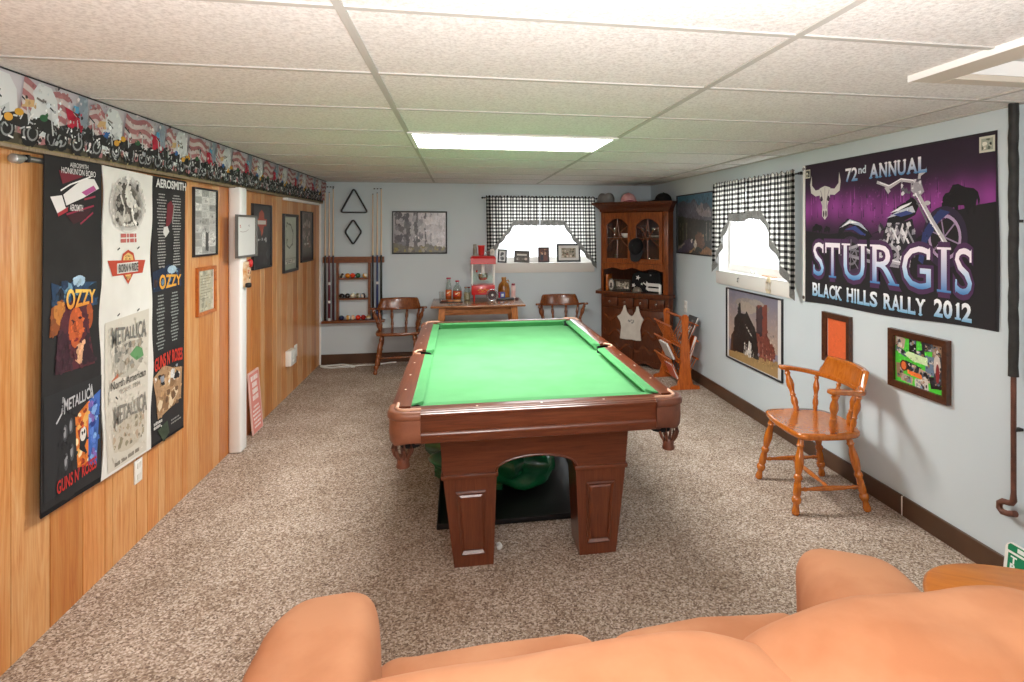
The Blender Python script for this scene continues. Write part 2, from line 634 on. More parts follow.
def on_left(yc, zc): return lambda y, z: (y - yc, z - zc)
def on_right(yc, zc): return lambda y, z: (yc - y, z - zc)
def on_back(xc, zc): return lambda x, z: (x - xc, z - zc)


LEFT, RIGHT, BACK = PI / 2, -PI / 2, 0.0


def frame_bm(w, h, bw, d=.022, bev=.002):
    """mitred frame, outer w x h centred on the origin in x/z, back at y=0, front at y=-d"""
    bm = B()
    o = [(-w / 2, -h / 2), (w / 2, -h / 2), (w / 2, h / 2), (-w / 2, h / 2)]
    i = [(-w / 2 + bw, -h / 2 + bw), (w / 2 - bw, -h / 2 + bw), (w / 2 - bw, h / 2 - bw), (-w / 2 + bw, h / 2 - bw)]
    oB = [bm.verts.new((p[0], 0, p[1])) for p in o]; oF = [bm.verts.new((p[0] * .995, -d, p[1] * .995)) for p in o]
    iF = [bm.verts.new((p[0], -d * .8, p[1])) for p in i]; iB = [bm.verts.new((p[0], 0, p[1])) for p in i]
    for k in range(4):
        j = (k + 1) % 4
        for a, b in ((oB, oF), (oF, iF), (iF, iB), (iB, oB)):
            bm.faces.new((a[k], a[j], b[j], b[k]))
    return bm


def picture(name, label, cat, loc, rz, w, h, bw, fmat, art, mount=None, d=.022, group=None, printname='print', pm='gloss_print'):
    """framed picture on a wall: loc = centre of its back"""
    t = thing(name, label, cat, loc, rz, group)
    obj('frame', frame_bm(w, h, bw, d), fmat, t)
    obj('backing_board', bx(-w / 2 + bw * .5, w / 2 - bw * .5, -.006, -.001, -h / 2 + bw * .5, h / 2 - bw * .5), mount or M['mat_white'], t)
    art.build(printname, t, M[pm], -.0065)
    return t

# ================================================================== THE ROOM
GX, GY, TW, TL = -.2865, 1.4713, .6096, 1.2192       # drop-ceiling grid

struct('floor', bx(XL - .1, XR + .1, YF - .1, YB + .1, -.05, 0), M['carpet'])['label'] = 'beige and brown speckled loop carpet'

# hatch opening in the ceiling near the right wall
HX0, HX1, HY0, HY1 = 1.70, 2.10, .75, 1.735
bm = B()
for a, b, c, d in ((XL - .1, HX0, YF - .1, YB + .1), (HX1, XR + .1, YF - .1, YB + .1), (HX0, HX1, YF - .1, HY0), (HX0, HX1, HY1, YB + .1)):
    box(bm, a, b, c, d, ZC, ZC + .05)
struct('ceiling', bm, M['tile'])['label'] = 'white textured drop-ceiling tiles'
bm = B()
for k in range(0, 3):
    x = GX + k * TL
    box(bm, x - .012, x + .012, YF, YB, ZC - .005, ZC + .001)
for k in range(-4, 10):
    y = GY + k * TW
    if YF < y < YB:
        box(bm, -1.51, XR, y - .011, y + .011, ZC - .0045, ZC + .001)
box(bm, XR - .02, XR, YF, YB, ZC - .006, ZC + .001)
box(bm, -1.51, XR, YB - .02, YB, ZC - .006, ZC + .001)
struct('trim_1', bm, M['tbar'])['label'] = 'white metal grid bars of the drop ceiling'

# left wall: honey coloured grooved panelling, one mesh of planks
R = random.Random(5)
bm = B()
lay = bm.verts.layers.float_color.new('Col')
y = YF
tones = ['#e0ae76', '#d79c5c', '#e5b986', '#d19454', '#dda56b', '#cb8c52', '#e8c092']
widths = [.2, .155, .1, .07, .2, .11, .06, .155]
k = 0
box_cols = []
while y < YB:
    w = widths[(k * 5 + R.randint(0, 2)) % len(widths)]
    y1 = min(y + w, YB)
    col = lin(R.choice(tones)); j = R.uniform(.92, 1.06)
    n0 = set(bm.verts)
    box(bm, XL - .012, XL, y + .0022, y1 - .0022, 0, ZC, .0014, 1)
    for v in set(bm.verts) - n0: v[lay] = (col[0] * j, col[1] * j, col[2] * j, 1)
    y = y1; k += 1
n0 = set(bm.verts)
box(bm, XL - .06, XL - .006, YF - .1, YB + .1, 0, ZC)
for v in set(bm.verts) - n0: v[lay] = (.06, .03, .012, 1)
struct('wall_left', bm, M['panel'])['label'] = 'honey wood panelling with random vertical grooves'

# back and right wall with their window openings
WB = (.44, 1.64, 1.138, 1.93)       # back window x0 x1 z0 z1
WR = (3.83, 5.05, 1.168, 1.94)      # right window y0 y1 z0 z1
bm = B()
T = .2
for a, b, c, d in ((XL - .1, WB[0], 0, ZC), (WB[1], XR + .1, 0, ZC), (WB[0], WB[1], 0, WB[2]), (WB[0], WB[1], WB[3], ZC)):
    box(bm, a, b, YB, YB + T, c, d)
struct('wall_back', bm, M['wall'])['label'] = 'pale blue painted end wall'
bm = B()
for a, b, c, d in ((YF - .1, WR[0], 0, ZC), (WR[1], YB, 0, ZC), (WR[0], WR[1], 0, WR[2]), (WR[0], WR[1], WR[3], ZC)):
    box(bm, XR, XR + T, a, b, c, d)
struct('wall_right', bm, M['wall'])['label'] = 'pale blue painted side wall'
struct('wall_front', bx(XL - .1, XR + .1, YF - .1, YF, 0, ZC), M['wall'])

struct('baseboard_back', bx(XL + .004, 1.55, YB - .014, YB, 0, .115, .002, 1), M['brown_base'])['label'] = 'dark brown baseboard'
bm = box(B(), XR - .014, XR, YF, 2.766, 0, .108, .002, 1)
box(bm, XR - .014, XR, 2.776, 5.95, 0, .108, .002, 1)
struct('baseboard_right', bm, M['brown_base'])['label'] = 'dark brown baseboard'
struct('trim_2', bx(XR - .012, XR, 2.766, 2.776, 0, .104), M['white'])['label'] = 'pale gap where two baseboards meet'
struct('trim_3', bx(XL, XL + .02, YB - .02, YB, 0, 1.86, .004, 1), M['white'])['label'] = 'white corner moulding'
# boxed post on the panelled wall
struct('trim_4', bx(XL, -1.494, 4.33, 4.445, 0, 1.857, .016, 3), M['white'], smooth=30)['label'] = 'white painted post on the panelled wall'
# soffit along the top of the panelled wall
bm = prism(B(), [(XL, ZC), (-1.512, ZC), (-1.54, 1.857), (XL, 1.857)], YF, YB - .005, 'y')
sof = struct('trim_5', bm, plain('soffit_grey', '#6f6a66', .7))
sof['label'] = 'boxed soffit carrying the wallpaper border'
bm = box(B(), XL, -1.534, YF, YB - .03, 1.85, 1.862)
struct('trim_6', bm, wood('soffit_edge_strip', '#8d7a5f', '#6b5a42', None, .5))['label'] = 'thin brown strip below the soffit'

# --- wallpaper border: repeating flags, eagles' heads and motorcycles
yc, zc = 2.85, 1.983
A = Art(lambda y, z: (y - 2.84, z))
H2 = .125
y0b, y1b = YF, YB - .03
A.grid(y0b, -H2, y1b, H2, 60, 4, lambda y, z: tuple(c * (1 + .06 * math.sin(y * 23)) for c in lerp('#8b7157', '#c3bdc0')((z + H2) / (2 * H2) * 1.3)))
A.rect(y0b, -H2, y1b, -H2 * .62, '#4c4636')
A.rect(y0b, -H2, y1b, -H2 * .93, '#8d7d55')


def flag(y, z, w, h, seed):
    for k in range(9):
        c = '#a97273' if k % 2 == 0 else '#cbbdb9'
        pts, top = [], []
        for i in range(9):
            t = i / 8
            zz = z - h * k / 9 - .012 * math.sin(t * 7 + seed) - .02 * t
            pts.append((y + w * t, zz)); top.append((y + w * t, zz - h / 9 * 1.05))
        A.poly(pts + top[::-1], c, k == 0)


def eagle(y):
    A.poly([(y - .02, .115), (y + .045, .112), (y + .085, .07), (y + .105, -.01), (y + .1, -.075), (y - .05, -.07), (y - .045, 0), (y - .03, .05), (y - .045, .075)], '#d4d6d5')
    A.poly([(y - .03, .05), (y - .075, .045), (y - .09, .015), (y - .06, .02), (y - .03, .025)], '#c9a877')
    A.line([(y - .02, .06), (y + .015, .052)], .008, '#77716a')
    A.poly([(y + .0, -.02), (y + .06, .02), (y + .08, -.07), (y - .02, -.07)], '#bfc3c2')


def bike(y, s, tank, seed):
    R = random.Random(seed)
    for dy, r in ((-.055 * s, .045), (.06 * s, .05)):
        A.ell(y + dy, -.07, r * .8, r, '#1d1d1c', 14)
        A.ring(y + dy, -.07, r * .45, r * .62, '#8d8f8e', 12)
    A.poly([(y - .07, -.05), (y + .05, -.06), (y + .05, -.01), (y - .0, .0), (y - .07, -.02)], '#262624')
    for i in range(16):
        a, b = y + R.uniform(-.08, .07), R.uniform(-.1, .0)
        c = R.choice(['#cfd1cf', '#a9acac', '#55585a', '#e6e6e2', '#1a1a1a'])
        A.line([(a, b), (a + R.uniform(-.022, .022), b + R.uniform(-.02, .02))], .006, c)
    A.ell(y - .005, -.005, .022, .013, tank, 10)
    A.line([(y + .055, -.06), (y + .025, .035), (y + .005, .045)], .007, '#c4c6c6')
    A.line([(y + .0, .05), (y + .04, .03)], .006, '#2b2b2b')


k = 0
yy = 2.589 - .63 * 6
while yy < y1b - .2:
    if yy > y0b + .2:
        flag(yy + .36, .115, .24, .2, k)
        flag(yy + .1, .11, .12, .19, k + 2)
        A.poly([(yy + .02, .12), (yy + .08, .12), (yy + .1, .0), (yy + .04, -.01)], '#8f9aa3')
        A.poly([(yy + .0, .075), (yy + .03, .075), (yy + .045, .03), (yy + .015, .02)], '#5b9dbd')
        eagle(yy + .247)
        if k == 6: eagle(yy - .18)
        bike(yy - .15, .9, '#2f5d3c', k * 7 + 1)
        bike(yy + .1, .8, '#333333', k * 7 + 2)
        bike(yy + .23, 1, '#2f5f9a', k * 7 + 3)
        bike(yy + .36, .9, '#c9962f', k * 7 + 4)
        A.poly([(yy - .05, .06), (yy + .03, .045), (yy + .07, -.02), (yy + .05, -.035), (yy - .02, .0)], '#ad1f38')
        bike(yy, .8, '#b9203a', k * 7 + 5)
        A.ell(yy + .31, -.03, .02, .014, '#d29b3c')
    yy += .63; k += 1
A.line([(y0b, H2 - .003), (y1b, H2 - .003)], .006, '#1c1c1e')
A.texture(1500, 2.3, -.12, 6.9, .12, .004, .014, .4, 7)
wb = A.build('wallpaper_border', sof, M['print'])
wb.location = (-1.5245, 2.84, 1.9835); wb.rotation_euler = (.112, 0, LEFT)
wb['label'] = 'wallpaper border of flags, eagle heads and motorcycles'

# --- windows
vinyl = plain('white_vinyl', '#f4f3f0', .35)
sillm = plain('white_sill', '#e3e0da', .5)


def window(idx, horiz, a0, a1, z0, z1):
    """built in a frame where the wall's inner face is y=0, outdoors is +y"""
    w = thing('window_%d' % idx, 'white basement window', 'window')
    del w['category']; w['kind'] = 'structure'
    f, d0, d1 = .045, .1, .16
    bm = B()
    for p in ((a0, a1, z0, z0 + .075), (a0, a1, z1 - f, z1), (a0, a0 + f, z0 + .075, z1 - f), (a1 - f, a1, z0 + .075, z1 - f)):
        box(bm, p[0], p[1], d0, d1, p[2], p[3], .004, 1)
    m = (a0 + a1) / 2 - .09
    box(bm, m - .007, m + .007, d0 + .015, d1 - .01, z0 + .075, z1 - f, .003, 1)
    fr = obj('window_frame', bm, vinyl, w)
    obj('pane', bx(a0 + f, a1 - f, d0 + .03, d0 + .035, z0 + .075, z1 - f), M['thin_glass'], w)
    # deep white reveal and boxed sill
    bm = B()
    box(bm, a0 - .02, a1 + .02, -.018, -.0005, z0 - .11, z0 + .001, .004, 2)
    box(bm, a0 - .0, a1 + .0, -.017, d0, z0 + .0015, z0 + .008, .002, 1)
    obj('window_sill', bm, sillm, w, 30)
    bm = B()
    box(bm, a0, a0 + .008, 0, d0, z0, z1); box(bm, a1 - .008, a1, 0, d0, z0, z1); box(bm, a0 + .008, a1 - .008, 0, d0, z1 - .008, z1)
    obj('reveal', bm, vinyl, w)
    return w


w1 = window(1, True, WB[0], WB[1], WB[2], WB[3])
w1.location = (0, YB, 0)
w1['label'] = 'white basement window in the end wall'
yc = (WR[0] + WR[1]) / 2
w2 = window(2, True, -(WR[1] - yc), yc - WR[0], WR[2], WR[3])
w2.location = (XR, yc, 0); w2.rotation_euler = (0, 0, RIGHT)
w2['label'] = 'white basement window in the right wall'
obj('screw_hook', tube(B(), [(-.18, -.018, WR[2] - .03), (-.18, -.03, WR[2] - .03), (-.18, -.033, WR[2] - .06), (-.18, -.026, WR[2] - .062)], .004, 6), M['black'], w2, 40)

# --- lights: the lit troffer and the empty frame by the right wall
t = thing('ceiling_light', 'lit white fluorescent troffer in the drop ceiling above the pool table', 'ceiling light', (GX + TL / 2, GY + 3.5 * TW, ZC))
bm = B()
for a, b, c, d in ((-TL / 2, TL / 2, -TW / 2, -TW / 2 + .025), (-TL / 2, TL / 2, TW / 2 - .025, TW / 2), (-TL / 2, -TL / 2 + .025, -TW / 2 + .025, TW / 2 - .025), (TL / 2 - .025, TL / 2, -TW / 2 + .025, TW / 2 - .025)):
    box(bm, a, b, c, d, -.012, 0)
obj('frame', bm, M['white'], t)
obj('diffuser', bx(-TL / 2 + .025, TL / 2 - .025, -TW / 2 + .025, TW / 2 - .025, -.007, -.001), emit('lit_diffuser', '#fffdf6', 9.0), t)

t = thing('ceiling_hatch_frame', 'white raised frame around an opening in the ceiling, near the right wall', 'hatch frame', (HX0, HY1, ZC))
bm = B()
ox0, ox1, oy0, oy1 = -.125, HX1 - HX0 + .06, HY0 - HY1 - .06, .065
for a, b, c, d in ((ox0, 0, oy0, oy1), (HX1 - HX0, ox1, oy0, oy1), (0, HX1 - HX0, 0, oy1), (0, HX1 - HX0, oy0, HY0 - HY1)):
    box(bm, a, b, c, d, -.02, 0, .002, 1)
obj('flange', bm, plain('shaded_flange', '#cdc3b4', .55), t)  # brownish tone puts the shade of the white frame's underside into its colour
bm = B()
box(bm, ox0 - .004, ox0, oy0, oy1, -.0225, 0); box(bm, ox1, ox1 + .004, oy0, oy1, -.0225, 0); box(bm, ox0, ox1, oy0 - .004, oy0, -.0225, 0)
obj('edge_strip', bm, M['white'], t)  # outer side of the same frame, kept white as its lit face
bm = B()
W_, D_ = HX1 - HX0, HY0 - HY1
for a, b, c, d in ((-.01, 0, D_, 0), (W_, W_ + .01, D_, 0), (-.01, W_ + .01, 0, .01), (-.01, W_ + .01, D_ - .01, D_)):
    box(bm, a, b, c, d, .0505, .12)
for a, b, c, d in ((.0, .006, D_, 0), (W_ - .006, W_, D_, 0), (.006, W_ - .006, -.006, 0), (.006, W_ - .006, D_, D_ + .006)):
    box(bm, a, b, c, d, -.001, .0505)
obj('inner_lining', bm, M['white'], t)
obj('top_panel', bx(0, W_, D_, 0, .055, .06), plain('hatch_panel', '#d4d2cd', .7), t)

# ================================================================== POOL TABLE
HW, HL, ZT = .66, 1.212, .79
pt = thing('pool_table', 'mahogany pool table with green felt, leather pockets and arched panelled legs', 'pool table', (.364, 3.72, 0))
TWD = M['table_wood']
TWX, TWZ = M['table_wood_x'], M['table_wood_z']

# slate bed with pocket bites
PR = .062
pc = [(HW - .075, HL - .075), (-(HW - .075), HL - .075), (-(HW - .075), -(HL - .075)), (HW - .075, -(HL - .075))]


def bed_outline(r):
    w, l = HW - .085, HL - .085
    o = []
    o += [(w, -l + .1)]
    o += [(w, -.05)] + arc(w + .035, 0, .06, 237, 123, 8) + [(w, .05)]
    o += [(w, l - .1)] + arc(pc[0][0], pc[0][1], .085, 285, 165, 10) + [(w - .1, l)]
    o += [(-w + .1, l)] + arc(pc[1][0], pc[1][1], .085, 15, -105, 10) + [(-w, l - .1)]
    o += [(-w, .05)] + arc(-w - .035, 0, .06, 57, -57, 8) + [(-w, -.05)]
    o += [(-w, -l + .1)] + arc(pc[2][0], pc[2][1], .085, 105, -15, 10) + [(-w + .1, -l)]
    o += [(w - .1, -l)] + arc(pc[3][0], pc[3][1], .085, 195, 75, 10)
    return o


obj('playing_surface', prism(B(), bed_outline(0), .72, .742, 'z'), M['felt'], pt)


def cushion(p0, p1, inward, cut0, cut1):
    """cushion from p0 to p1 along the rail line; inward = unit 2-D vector; cuts shorten the nose"""
    p0, p1 = Vector(p0), Vector(p1); d = (p1 - p0).normalized(); n = Vector(inward)
    bm = B()
    sec = [(0, .7425, 0), (0, .787, 0), (.046, .788, 1), (.052, .781, 1), (.024, .7425, .5)]
    rs = []
    for p, c, sg in ((p0, cut0, 1), (p1, cut1, -1)):
        rs.append([bm.verts.new((*(p + n * a + d * (sg * c * t)), z)) for a, z, t in sec])
    ring_faces(bm, rs)
    return bm


RW = .088
wx, ly = HW - RW, HL - RW
for s in (-1, 1):
    obj('cushion', cushion((s * wx, .055), (s * wx, ly - .03), (-s, 0), .028, .05), M['felt_dark'], pt)
    obj('cushion', cushion((s * wx, -ly + .03), (s * wx, -.055), (-s, 0), .05, .028), M['felt_dark'], pt)
    obj('cushion', cushion((-wx + .03, s * ly), (wx - .03, s * ly), (0, -s), .05, .05), M['felt_dark'], pt)


def rail(x0, x1, y0, y1, out, axis):
    """wooden rail with rounded, twice grooved outer edge. out=+1/-1"""
    a, b = (x0, x1) if axis == 'y' else (y0, y1)
    inn, o = (a, b) if out > 0 else (b, a)
    s = out
    pr = [(inn, .752), (inn, .787), (inn + s * .006, ZT), (o - s * .03, ZT), (o - s * .02, ZT - .002), (o - s * .018, ZT - .005), (o - s * .009, ZT - .007), (o - s * .007, ZT - .011), (o - s * .001, ZT - .013), (o, ZT - .019), (o - s * .004, ZT - .027), (o - s * .014, ZT - .029), (o - s * .014, .752)]
    if axis == 'y':
        return prism(B(), pr, y0, y1, 'y')
    return prism(B(), pr, x0, x1, 'x')


sight = plain('pearl_sight', '#efe6d6', .3)
for s in (-1, 1):
    for t in (-1, 1):
        a, b = (.06, ly - .0) if t > 0 else (-ly + .0, -.06)
        r = obj('rail', rail(min(s * (HW - RW), s * HW), max(s * (HW - RW), s * HW), a, b, s, 'y'), TWD, pt, 40)
        for k in (1, 2, 3):
            y = t * (k * ly / 4 + .01)
            obj('sight', lathe(B(), [(.0055, ZT - .001), (.0055, ZT + .0008), (0, ZT + .001)], (s * (HW - .042), y, 0), 10), sight, r)
    r = obj('rail', rail(-wx + .0, wx - .0, min(s * (HL - RW), s * HL), max(s * (HL - RW), s * HL), s, 'x'), TWX, pt, 40)
    for k in (-1, 0, 1):
        obj('sight', lathe(B(), [(.0055, ZT - .001), (.0055, ZT + .0008), (0, ZT + .001)], (k * wx / 2, s * (HL - .042), 0), 10), sight, r)


def apron_prof(o, s):
    return [(o - s * .022, .775), (o - s * .02, .762), (o - s * .02, .697), (o - s * .012, .692), (o - s * .008, .68), (o - s * .012, .668), (o - s * .016, .648), (o - s * .02, .645), (o - s * .05, .645), (o - s * .05, .775)]


for s in (-1, 1):
    obj('apron', prism(B(), apron_prof(s * HW, s), -HL + .11, HL - .11, 'y'), TWD, pt, 40)
    obj('apron', prism(B(), apron_prof(s * HL, s), -HW + .11, HW - .11, 'x'), TWX, pt, 40)
obj('under_frame', bx(-HW + .055, HW - .055, -HL + .055, HL - .055, .655, .7195), M['matte_black'], pt)

# pockets
for i, (sx, sy) in enumerate(((1, 1), (-1, 1), (-1, -1), (1, -1))):
    cx, cy = sx * (HW - .075), sy * (HL - .075)
    bm = B()
    E, RR = .003, .075
    path = [(HW + E, HL - .135), (HW + E, HL - RR)] + [(HW + E - RR + RR * math.cos(math.radians(a)), HL + E - RR + RR * math.sin(math.radians(a))) for a in range(10, 90, 10)] + [(HW - RR, HL + E), (HW - .135, HL + E)]
    inner = [(HW - .03, HL - .135), (HW - .03, HL - RR)] + [(HW - .03 - .045 + .045 * math.cos(math.radians(a)), HL - .03 - .045 + .045 * math.sin(math.radians(a))) for a in range(10, 90, 10)] + [(HW - RR, HL - .03), (HW - .135, HL - .03)]
    lv = [(-.012, .642), (-.003, .66), (.0, .70), (-.002, .752), (.006, .758), (.007, .772), (.002, .784), (-.008, .789)]
    rows = []
    for off, z in lv:
        rows.append([])
        for q, (p, n) in enumerate(zip(path, inner)):
            d = Vector((p[0] - n[0], p[1] - n[1])).normalized()
            t = abs(q / (len(path) - 1) - .5) * 2
            zz = z + (.012 * t if z < .65 else 0)
            rows[-1].append(bm.verts.new((sx * (p[0] + d.x * off), sy * (p[1] + d.y * off), zz)))
    rows.append([bm.verts.new((sx * n[0], sy * n[1], .785)) for n in inner])
    rows.append([bm.verts.new((sx * n[0], sy * n[1], .65)) for n in inner])
    for a, b in zip(rows, rows[1:] + rows[:1]):
        for q in range(len(path) - 1):
            bm.faces.new((a[q], a[q + 1], b[q + 1], b[q]))
    for e in (0, -1):
        bm.faces.new([r[e] for r in rows])
    near = (sy < 0)
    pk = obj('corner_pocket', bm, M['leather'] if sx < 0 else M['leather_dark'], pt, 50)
    # pale worn rim round the hole
    bm = B()
    pts = [(sx * n[0], sy * n[1], .7895) for n in inner]
    tube(bm, pts, .0075, 8)
    obj('pocket_rim', bm, M['leather_rim'], pk, 50)
    bm = B()
    lathe(bm, [(.058, .78), (.06, .66), (.045, .62), (0, .618), (0, .624), (.04, .626), (.054, .664), (.052, .78)], (sx * (HW - .088), sy * (HL - .088), 0), 20)
    obj('pocket_liner', bm, M['matte_black'], pk, 50)
    bm = B()
    bxp, byp = sx * (HW - .058), sy * (HL - .058)
    for k in range(8):
        a = 2 * PI * k / 8 + .2
        ca, sa = math.cos(a), math.sin(a)
        tube(bm, [(bxp + .038 * ca, byp + .038 * sa, .66), (bxp + .045 * ca, byp + .045 * sa, .625), (bxp + .036 * ca, byp + .036 * sa, .597), (bxp + .024 * ca, byp + .024 * sa, .58)], .007, 6)
    lathe(bm, [(.02, .59), (.028, .578), (.025, .56), (.03, .545), (.028, .538), (0, .537)], (bxp, byp, 0), 16)
    obj('pocket_basket', bm, M['leather_dark'], pk, 50)
for s in (-1, 1):
    bm = B()
    tube(bm, [(s * (HW - RW + .03 + .035 * math.sin(math.radians(a))), .055 * math.cos(math.radians(a)), .789) for a in range(-10, 200, 15)], .007, 8)
    pk = obj('side_pocket', bm, M['leather_rim'], pt, 50)
    bm = B()
    lathe(bm, [(.05, .778), (.05, .66), (0, .655), (0, .66), (.045, .665), (.045, .778)], (s * (HW - .072), 0, 0), 18)
    obj('pocket_liner', bm, M['matte_black'], pk, 50)
    pr = [(s * (HW - .012), -.065), (s * (HW - .012), .065), (s * (HW - .022), .04), (s * (HW - .026), 0), (s * (HW - .022), -.04)]
    obj('pocket_leather', prism(B(), pr, .66, .786, 'z'), M['leather'], pk, 40)

# pedestals: tapered end panels with an arch, panelled legs with caps
for s in (-1, 1):
    yo = s * (HL - .205)            # outer face of the end
    ya = yo - s * .045
    outl = [(-.437, .42), (-.456, .655), (.456, .655), (.437, .42), (.19, .42)] + [(.19 * math.cos(math.radians(a)), .425 + .062 * math.sin(math.radians(a))) for a in range(8, 173, 12)] + [(-.19, .42)]
    ep = obj('end_panel', prism(B(), outl, min(yo, ya), max(yo, ya), 'y'), TWX, pt, 35)
    bm = B()
    tube(bm, [(.197 * math.cos(math.radians(a)), yo, .424 + .069 * math.sin(math.radians(a))) for a in range(2, 180, 8)], .005, 6)
    obj('arch_moulding', bm, TWD, ep, 50)
    for t in (-1, 1):
        bm = B()
        dep = .215
        yb_ = yo - s * dep
        top = [(t * .19, yo), (t * .437, yo), (t * .437, yb_), (t * .19, yb_)]
        bot = [(t * .205, yo + s * .012), (t * .386, yo + s * .012), (t * .386, yb_ + s * .03), (t * .205, yb_ + s * .03)]
        rs = [[bm.verts.new((*p, z)) for p in q] for q, z in ((bot, 0.0), (bot, .004), (top, .41))]
        ring_faces(bm, rs)
        lg = obj('leg', bm, TWZ, pt)
        bm = box(B(), min(t * .183, t * .447), max(t * .183, t * .447), min(yo + s * .012, yb_), max(yo + s * .012, yb_), .405, .425, .005, 2)
        obj('leg_cap', bm, TWX, lg, 40)
        # raised panel on the outer face, following the taper
        bm = B()
        def face(fx, fz, d):
            z = .0 + .41 * fz
            x0 = .205 + (.19 - .205) * fz; x1 = .386 + (.437 - .386) * fz
            y = yo + s * (.012 * (1 - fz) + d)
            return (t * (x0 + (x1 - x0) * fx), y, z)
        rs = []
        for fx0, fx1, fz0, fz1, d in ((.21, .79, .14, .84, -.002), (.21, .79, .14, .84, .009), (.225, .775, .15, .83, .012), (.27, .73, .18, .80, .003), (.31, .69, .2, .78, .007)):
            rs.append([bm.verts.new(face(*q, d)) for q in ((fx0, fz0), (fx1, fz0), (fx1, fz1), (fx0, fz1))])
        ring_faces(bm, rs)
        obj('raised_panel', bm, TWZ, lg)
for s in (-1, 1):
    obj('side_panel', bx(min(s * .41, s * .445), max(s * .41, s * .445), -HL + .25, HL - .25, .43, .655), TWD, pt)

# what lies under the table
t = thing('storage_tray', 'flat black tray lying on the carpet under the pool table', 'tray', (.305, 3.75, 0))
obj('tray_floor', bx(-.415, .415, -.69, .69, .002, .008), M['black'], t)
bm = B()
for a, b, c, d in ((-.42, .42, -.7, -.688), (-.42, .42, .688, .7), (-.42, -.408, -.688, .688), (.408, .42, -.688, .688)):
    box(bm, a, b, c, d, .001, .03, .004, 2)
obj('rim', bm, M['black_metal'], t, 40)
bm = pill(B(), (0, 0, .165), (.36, .3, .16), .8, .75, 40, 24, .3, 9, 3)
o = obj('garbage_bag', bm, mottled('dark_green_plastic_bag', '#0b4a2c', '#116339', 9, .28, .5, 26), None, 60)
o.location = (.2, 3.62, .008)
tag(o, 'green plastic bag lying bunched up on the black tray beneath the pool table', 'bag')
o = obj('paper_scrap', pill(B(), (0, 0, .012), (.012, .02, .012), .8, .8, 12, 8, .4, 40), M['white'], None, 60)
o.location = (.188, 2.83, 0)
tag(o, "small white scrap on the carpet beside the pool table's front left leg", 'scrap')

# ================================================================== CAPTAIN'S CHAIRS
VASE = [(0, .012), (.05, .015), (.09, .016), (.11, .02), (.13, .015), (.16, .014), (.24, .02), (.33, .0225), (.4, .02), (.48, .014), (.5, .02), (.53, .0215), (.56, .015), (.62, .018), (.72, .02), (.76, .0165), (.78, .0225), (.81, .0235), (.84, .021), (.86, .014), (.9, .015), (.95, .0195), (.985, .018), (1, .013)]
SPIN = [(0, .009), (.06, .012), (.1, .016), (.13, .012), (.17, .011), (.28, .018), (.38, .0195), (.5, .013), (.58, .0115), (.61, .016), (.64, .012), (.72, .017), (.8, .0175), (.87, .012), (.91, .015), (.95, .011), (1, .009)]
STR = [(0, .008), (.08, .009), (.12, .0125), (.16, .009), (.3, .0125), (.5, .0155), (.7, .0125), (.84, .009), (.88, .0125), (.92, .009), (1, .008)]


